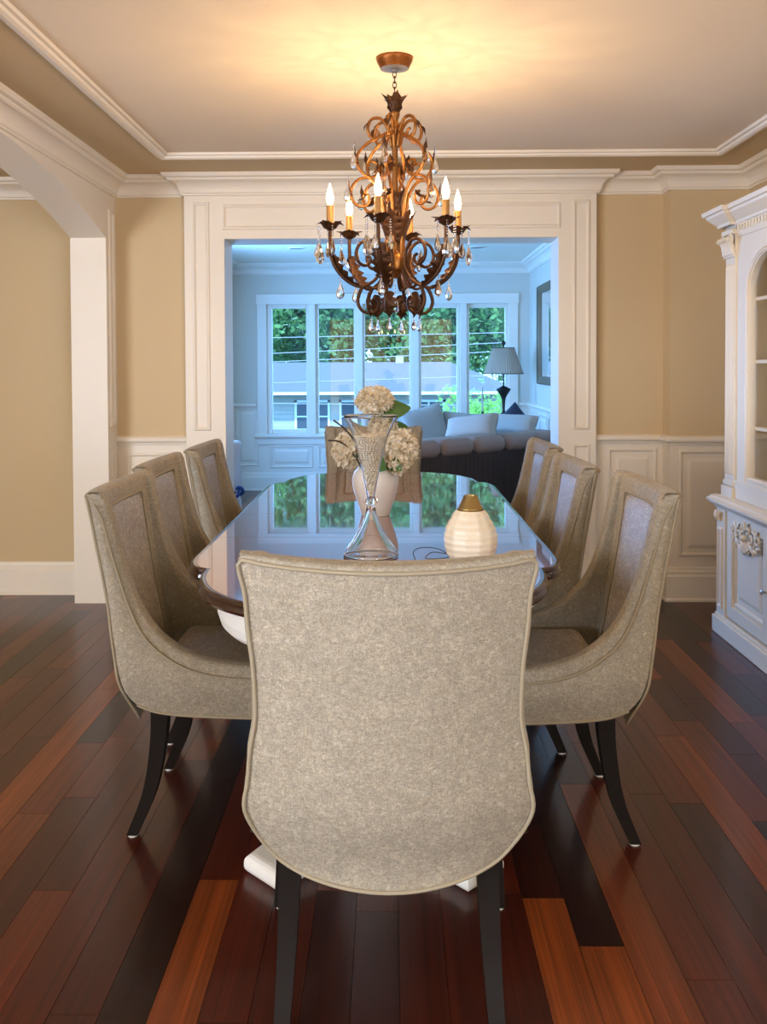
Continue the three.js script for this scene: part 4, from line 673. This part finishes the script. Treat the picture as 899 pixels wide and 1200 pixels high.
// ------------------------------------------------------------------ outside the picture window
{
  const grassL = layers(256, [[40, 0.6], [120, 0.6]]), grass = tex(256, (i) => { const b = 0.8 + grassL[i] * 0.5; return [92 * b, 118 * b, 78 * b]; }, true, 0.2);
  struct('ground', metres(new THREE.PlaneGeometry(160, 90).rotateX(-Math.PI / 2).translate(0, -1.9, -56)), std({ map: grass, roughness: 1 }));
  struct('street', box(-70, 70, -1.9, -1.87, -27, -19), std({ color: '#6d6f74', roughness: 0.9 }));
  // house across the street
  const h = thing('house', 'pale house across the street with a broad hipped roof', 'house', [-2.0, -1.9, -34]);
  const sid = std({ color: '#a89f8f', roughness: 0.8 }), roofM = std({ color: '#5a5456', roughness: 0.9 }), dk = std({ color: '#3f4346', roughness: 0.4 }), trimW = std({ color: '#dcd8cf', roughness: 0.7 });
  mesh('wall', box(-5.2, 6.2, 0, 2.3, -4, 0), sid, h);
  const hip = (x0, x1, z0, z1, y0, y1, r) => { const a = [x0, y0, z1], b = [x1, y0, z1], c = [x1, y0, z0], d = [x0, y0, z0], zm = (z0 + z1) / 2, e = [x0 + r, y1, zm], f = [x1 - r, y1, zm], pos = [...a, ...b, ...f, ...a, ...f, ...e, ...b, ...c, ...f, ...c, ...d, ...e, ...c, ...e, ...f, ...d, ...a, ...e, ...a, ...d, ...c, ...a, ...c, ...b]; const g = new THREE.BufferGeometry(); g.setAttribute('position', new THREE.Float32BufferAttribute(pos, 3)); g.computeVertexNormals(); return metres(g); };
  mesh('roof', hip(-6, 6.9, -4.8, 0.8, 2.25, 3.35, 2.6), roofM, h);
  mesh('eave', box(-6, 6.9, 2.17, 2.27, 0.7, 0.82), trimW, h);
  for (let y = 0.15; y < 2.2; y += 0.16) mesh('siding_board', box(-5.2, 6.2, y, y + 0.15, 0, 0.02), sid, h);
  for (const [x, w] of [[-4.0, 0.9], [-0.9, 1.3], [0.75, 1.3], [3.4, 1.2]]) { const f = mesh('window', [box(x - w / 2, x + w / 2, 0.75, 0.83, 0.0, 0.07), box(x - w / 2, x + w / 2, 1.87, 1.95, 0, 0.07), box(x - w / 2, x - w / 2 + 0.08, 0.75, 1.95, 0, 0.07), box(x + w / 2 - 0.08, x + w / 2, 0.75, 1.95, 0, 0.07), box(x - 0.03, x + 0.03, 0.8, 1.9, 0, 0.06), box(x - w / 2, x + w / 2, 1.32, 1.37, 0, 0.06)], trimW, h); mesh('pane', box(x - w / 2 + 0.05, x + w / 2 - 0.05, 0.8, 1.9, 0.02, 0.03), dk, f); }
  mesh('chimney', rbox(2.2, 2.5, 3.0, 3.6, -2.2, -1.9, 0.01), sid, h);
  // trees and shrubs
  const leafMats = ['#5f8f45', '#6a9a4c', '#77a653', '#93c04e'].map((c) => phys({ color: c, roughness: 0.95, transmission: 0.55, thickness: 0, side: THREE.DoubleSide }));
  const bark = std({ color: '#4a3c30', roughness: 0.9 });
  const clump = (() => { const l = []; for (let k = 0; k < 20; k++) { const a = k * 2.4, g = new THREE.CircleGeometry(0.13, 5).scale(1, 0.6, 1); l.push(g.rotateX(rr(-1.2, 1.2)).rotateY(a).translate(Math.cos(a) * 0.4 * rnd(), rr(-0.4, 0.4), Math.sin(a) * 0.4 * rnd())); } return merge(l); })();
  function foliage(n, rx, ry, rz, size) { const l = [], m = new THREE.Matrix4(), q = new THREE.Quaternion(), e = new THREE.Euler();
    for (let i = 0; i < n; i++) { let d; do d = V(rr(-1, 1), rr(-1, 1), rr(-1, 1)); while (d.length() > 1); const bump = 0.78 + 0.22 * Math.sin(d.x * 6 + 1) * Math.sin(d.y * 7) + 0.12 * Math.sin(d.z * 9); const L = d.length() || 1; d.multiplyScalar(Math.pow(L, 0.4) / L * bump); q.setFromEuler(e.set(rnd() * 6, rnd() * 6, rnd() * 6)); m.compose(V(d.x * rx, d.y * ry, d.z * rz), q, V(1, 1, 1).multiplyScalar(size * rr(0.6, 1.3))); l.push(clump.clone().applyMatrix4(m)); }
    return merge(l); }
  const tree = (label, x, d, hgt, rx, mat, n, gnd = -1.9) => { const t = thing('tree', label, 'tree', [x, gnd, -d], 0, 'trees behind the house'); mesh('trunk', tube([[0, 0, 0], [0.1, hgt * 0.3, 0.05], [-0.05, hgt * 0.7, 0]], (u) => 0.35 * (1 - 0.6 * u), 12, 8), bark, t); mesh('foliage', foliage(n, rx, hgt * 0.5, rx * 0.7, hgt * 0.085).translate(0, hgt * 0.52, 0), leafMats[mat], t); };
  tree('big leafy tree behind the house, farthest toward the arch side', -9.5, 47, 14, 4.2, 2, 1000);
  tree('leafy tree behind the middle of the house roof', -3.4, 50, 15, 3.8, 0, 1000);
  tree('tall leafy tree behind the house near its chimney', 3.3, 49, 15, 3.8, 1, 1000);
  tree('broad leafy tree at the lamp side of the house', 8.6, 42, 14, 3.6, 2, 1000);
  tree('tallest distant tree filling the gap behind the house roof', 0.3, 60, 19, 5.5, 0, 1000);
  tree('distant tree beyond the big leafy tree on the arch side', -8.2, 63, 19, 5.5, 0, 1000);
  tree('distant tree beyond the lamp side of the house', 8.5, 62, 19, 5.5, 1, 1000);
  const sh = thing('shrub', 'bright green rounded shrub just outside the window by the lamp', 'shrub', [1.55, -1.9, -17]);
  mesh('foliage', foliage(900, 1.0, 1.25, 0.8, 0.16).translate(0, 1.75, 0), leafMats[3], sh); mesh('stem', tube([[0, 0, 0], [0.05, 0.8, 0], [0, 1.6, 0]], 0.06, 8, 6), bark, sh);
  const sh2 = thing('shrub', 'small light green shrub in front of the house windows', 'shrub', [-0.75, -1.9, -25]);
  mesh('foliage', foliage(260, 0.7, 0.8, 0.6, 0.16).translate(0, 0.9, 0), leafMats[3], sh2); mesh('stem', tube([[0, 0, 0], [0.05, 0.3, 0], [0, 0.6, 0]], 0.05, 8, 6), bark, sh2);
  // overhead wires
  const wire = std({ color: '#8d8984', roughness: 0.5 });
  [[395, 388], [425, 408], [449, 437], [415, 398], [470, 476]].forEach(([ya, yb], i) => { const d = 22, hh = (p) => 1.33 + (428 - p) * d / 1080; const g = tube([[-14, hh(ya + (ya - yb) * 1.2), -d], [0, (hh(ya) + hh(yb)) / 2 - 0.03, -d], [14, hh(yb - (ya - yb) * 1.2), -d]], 0.01, 30, 5); tag(mesh('overhead_wire', g, wire), ['topmost overhead wire crossing the window view', 'second overhead wire down, crossing the window view', 'dark overhead wire crossing in front of the house roof', 'overhead wire running between the upper two', 'lowest overhead wire, in front of the house wall'][i], 'wire', 'overhead wires outside'); });
}

scene.traverse((o) => { if (o.isMesh) { o.castShadow = true; o.receiveShadow = true; } if (o.isPointLight) o.castShadow = true; });
renderer.render(scene, camera);
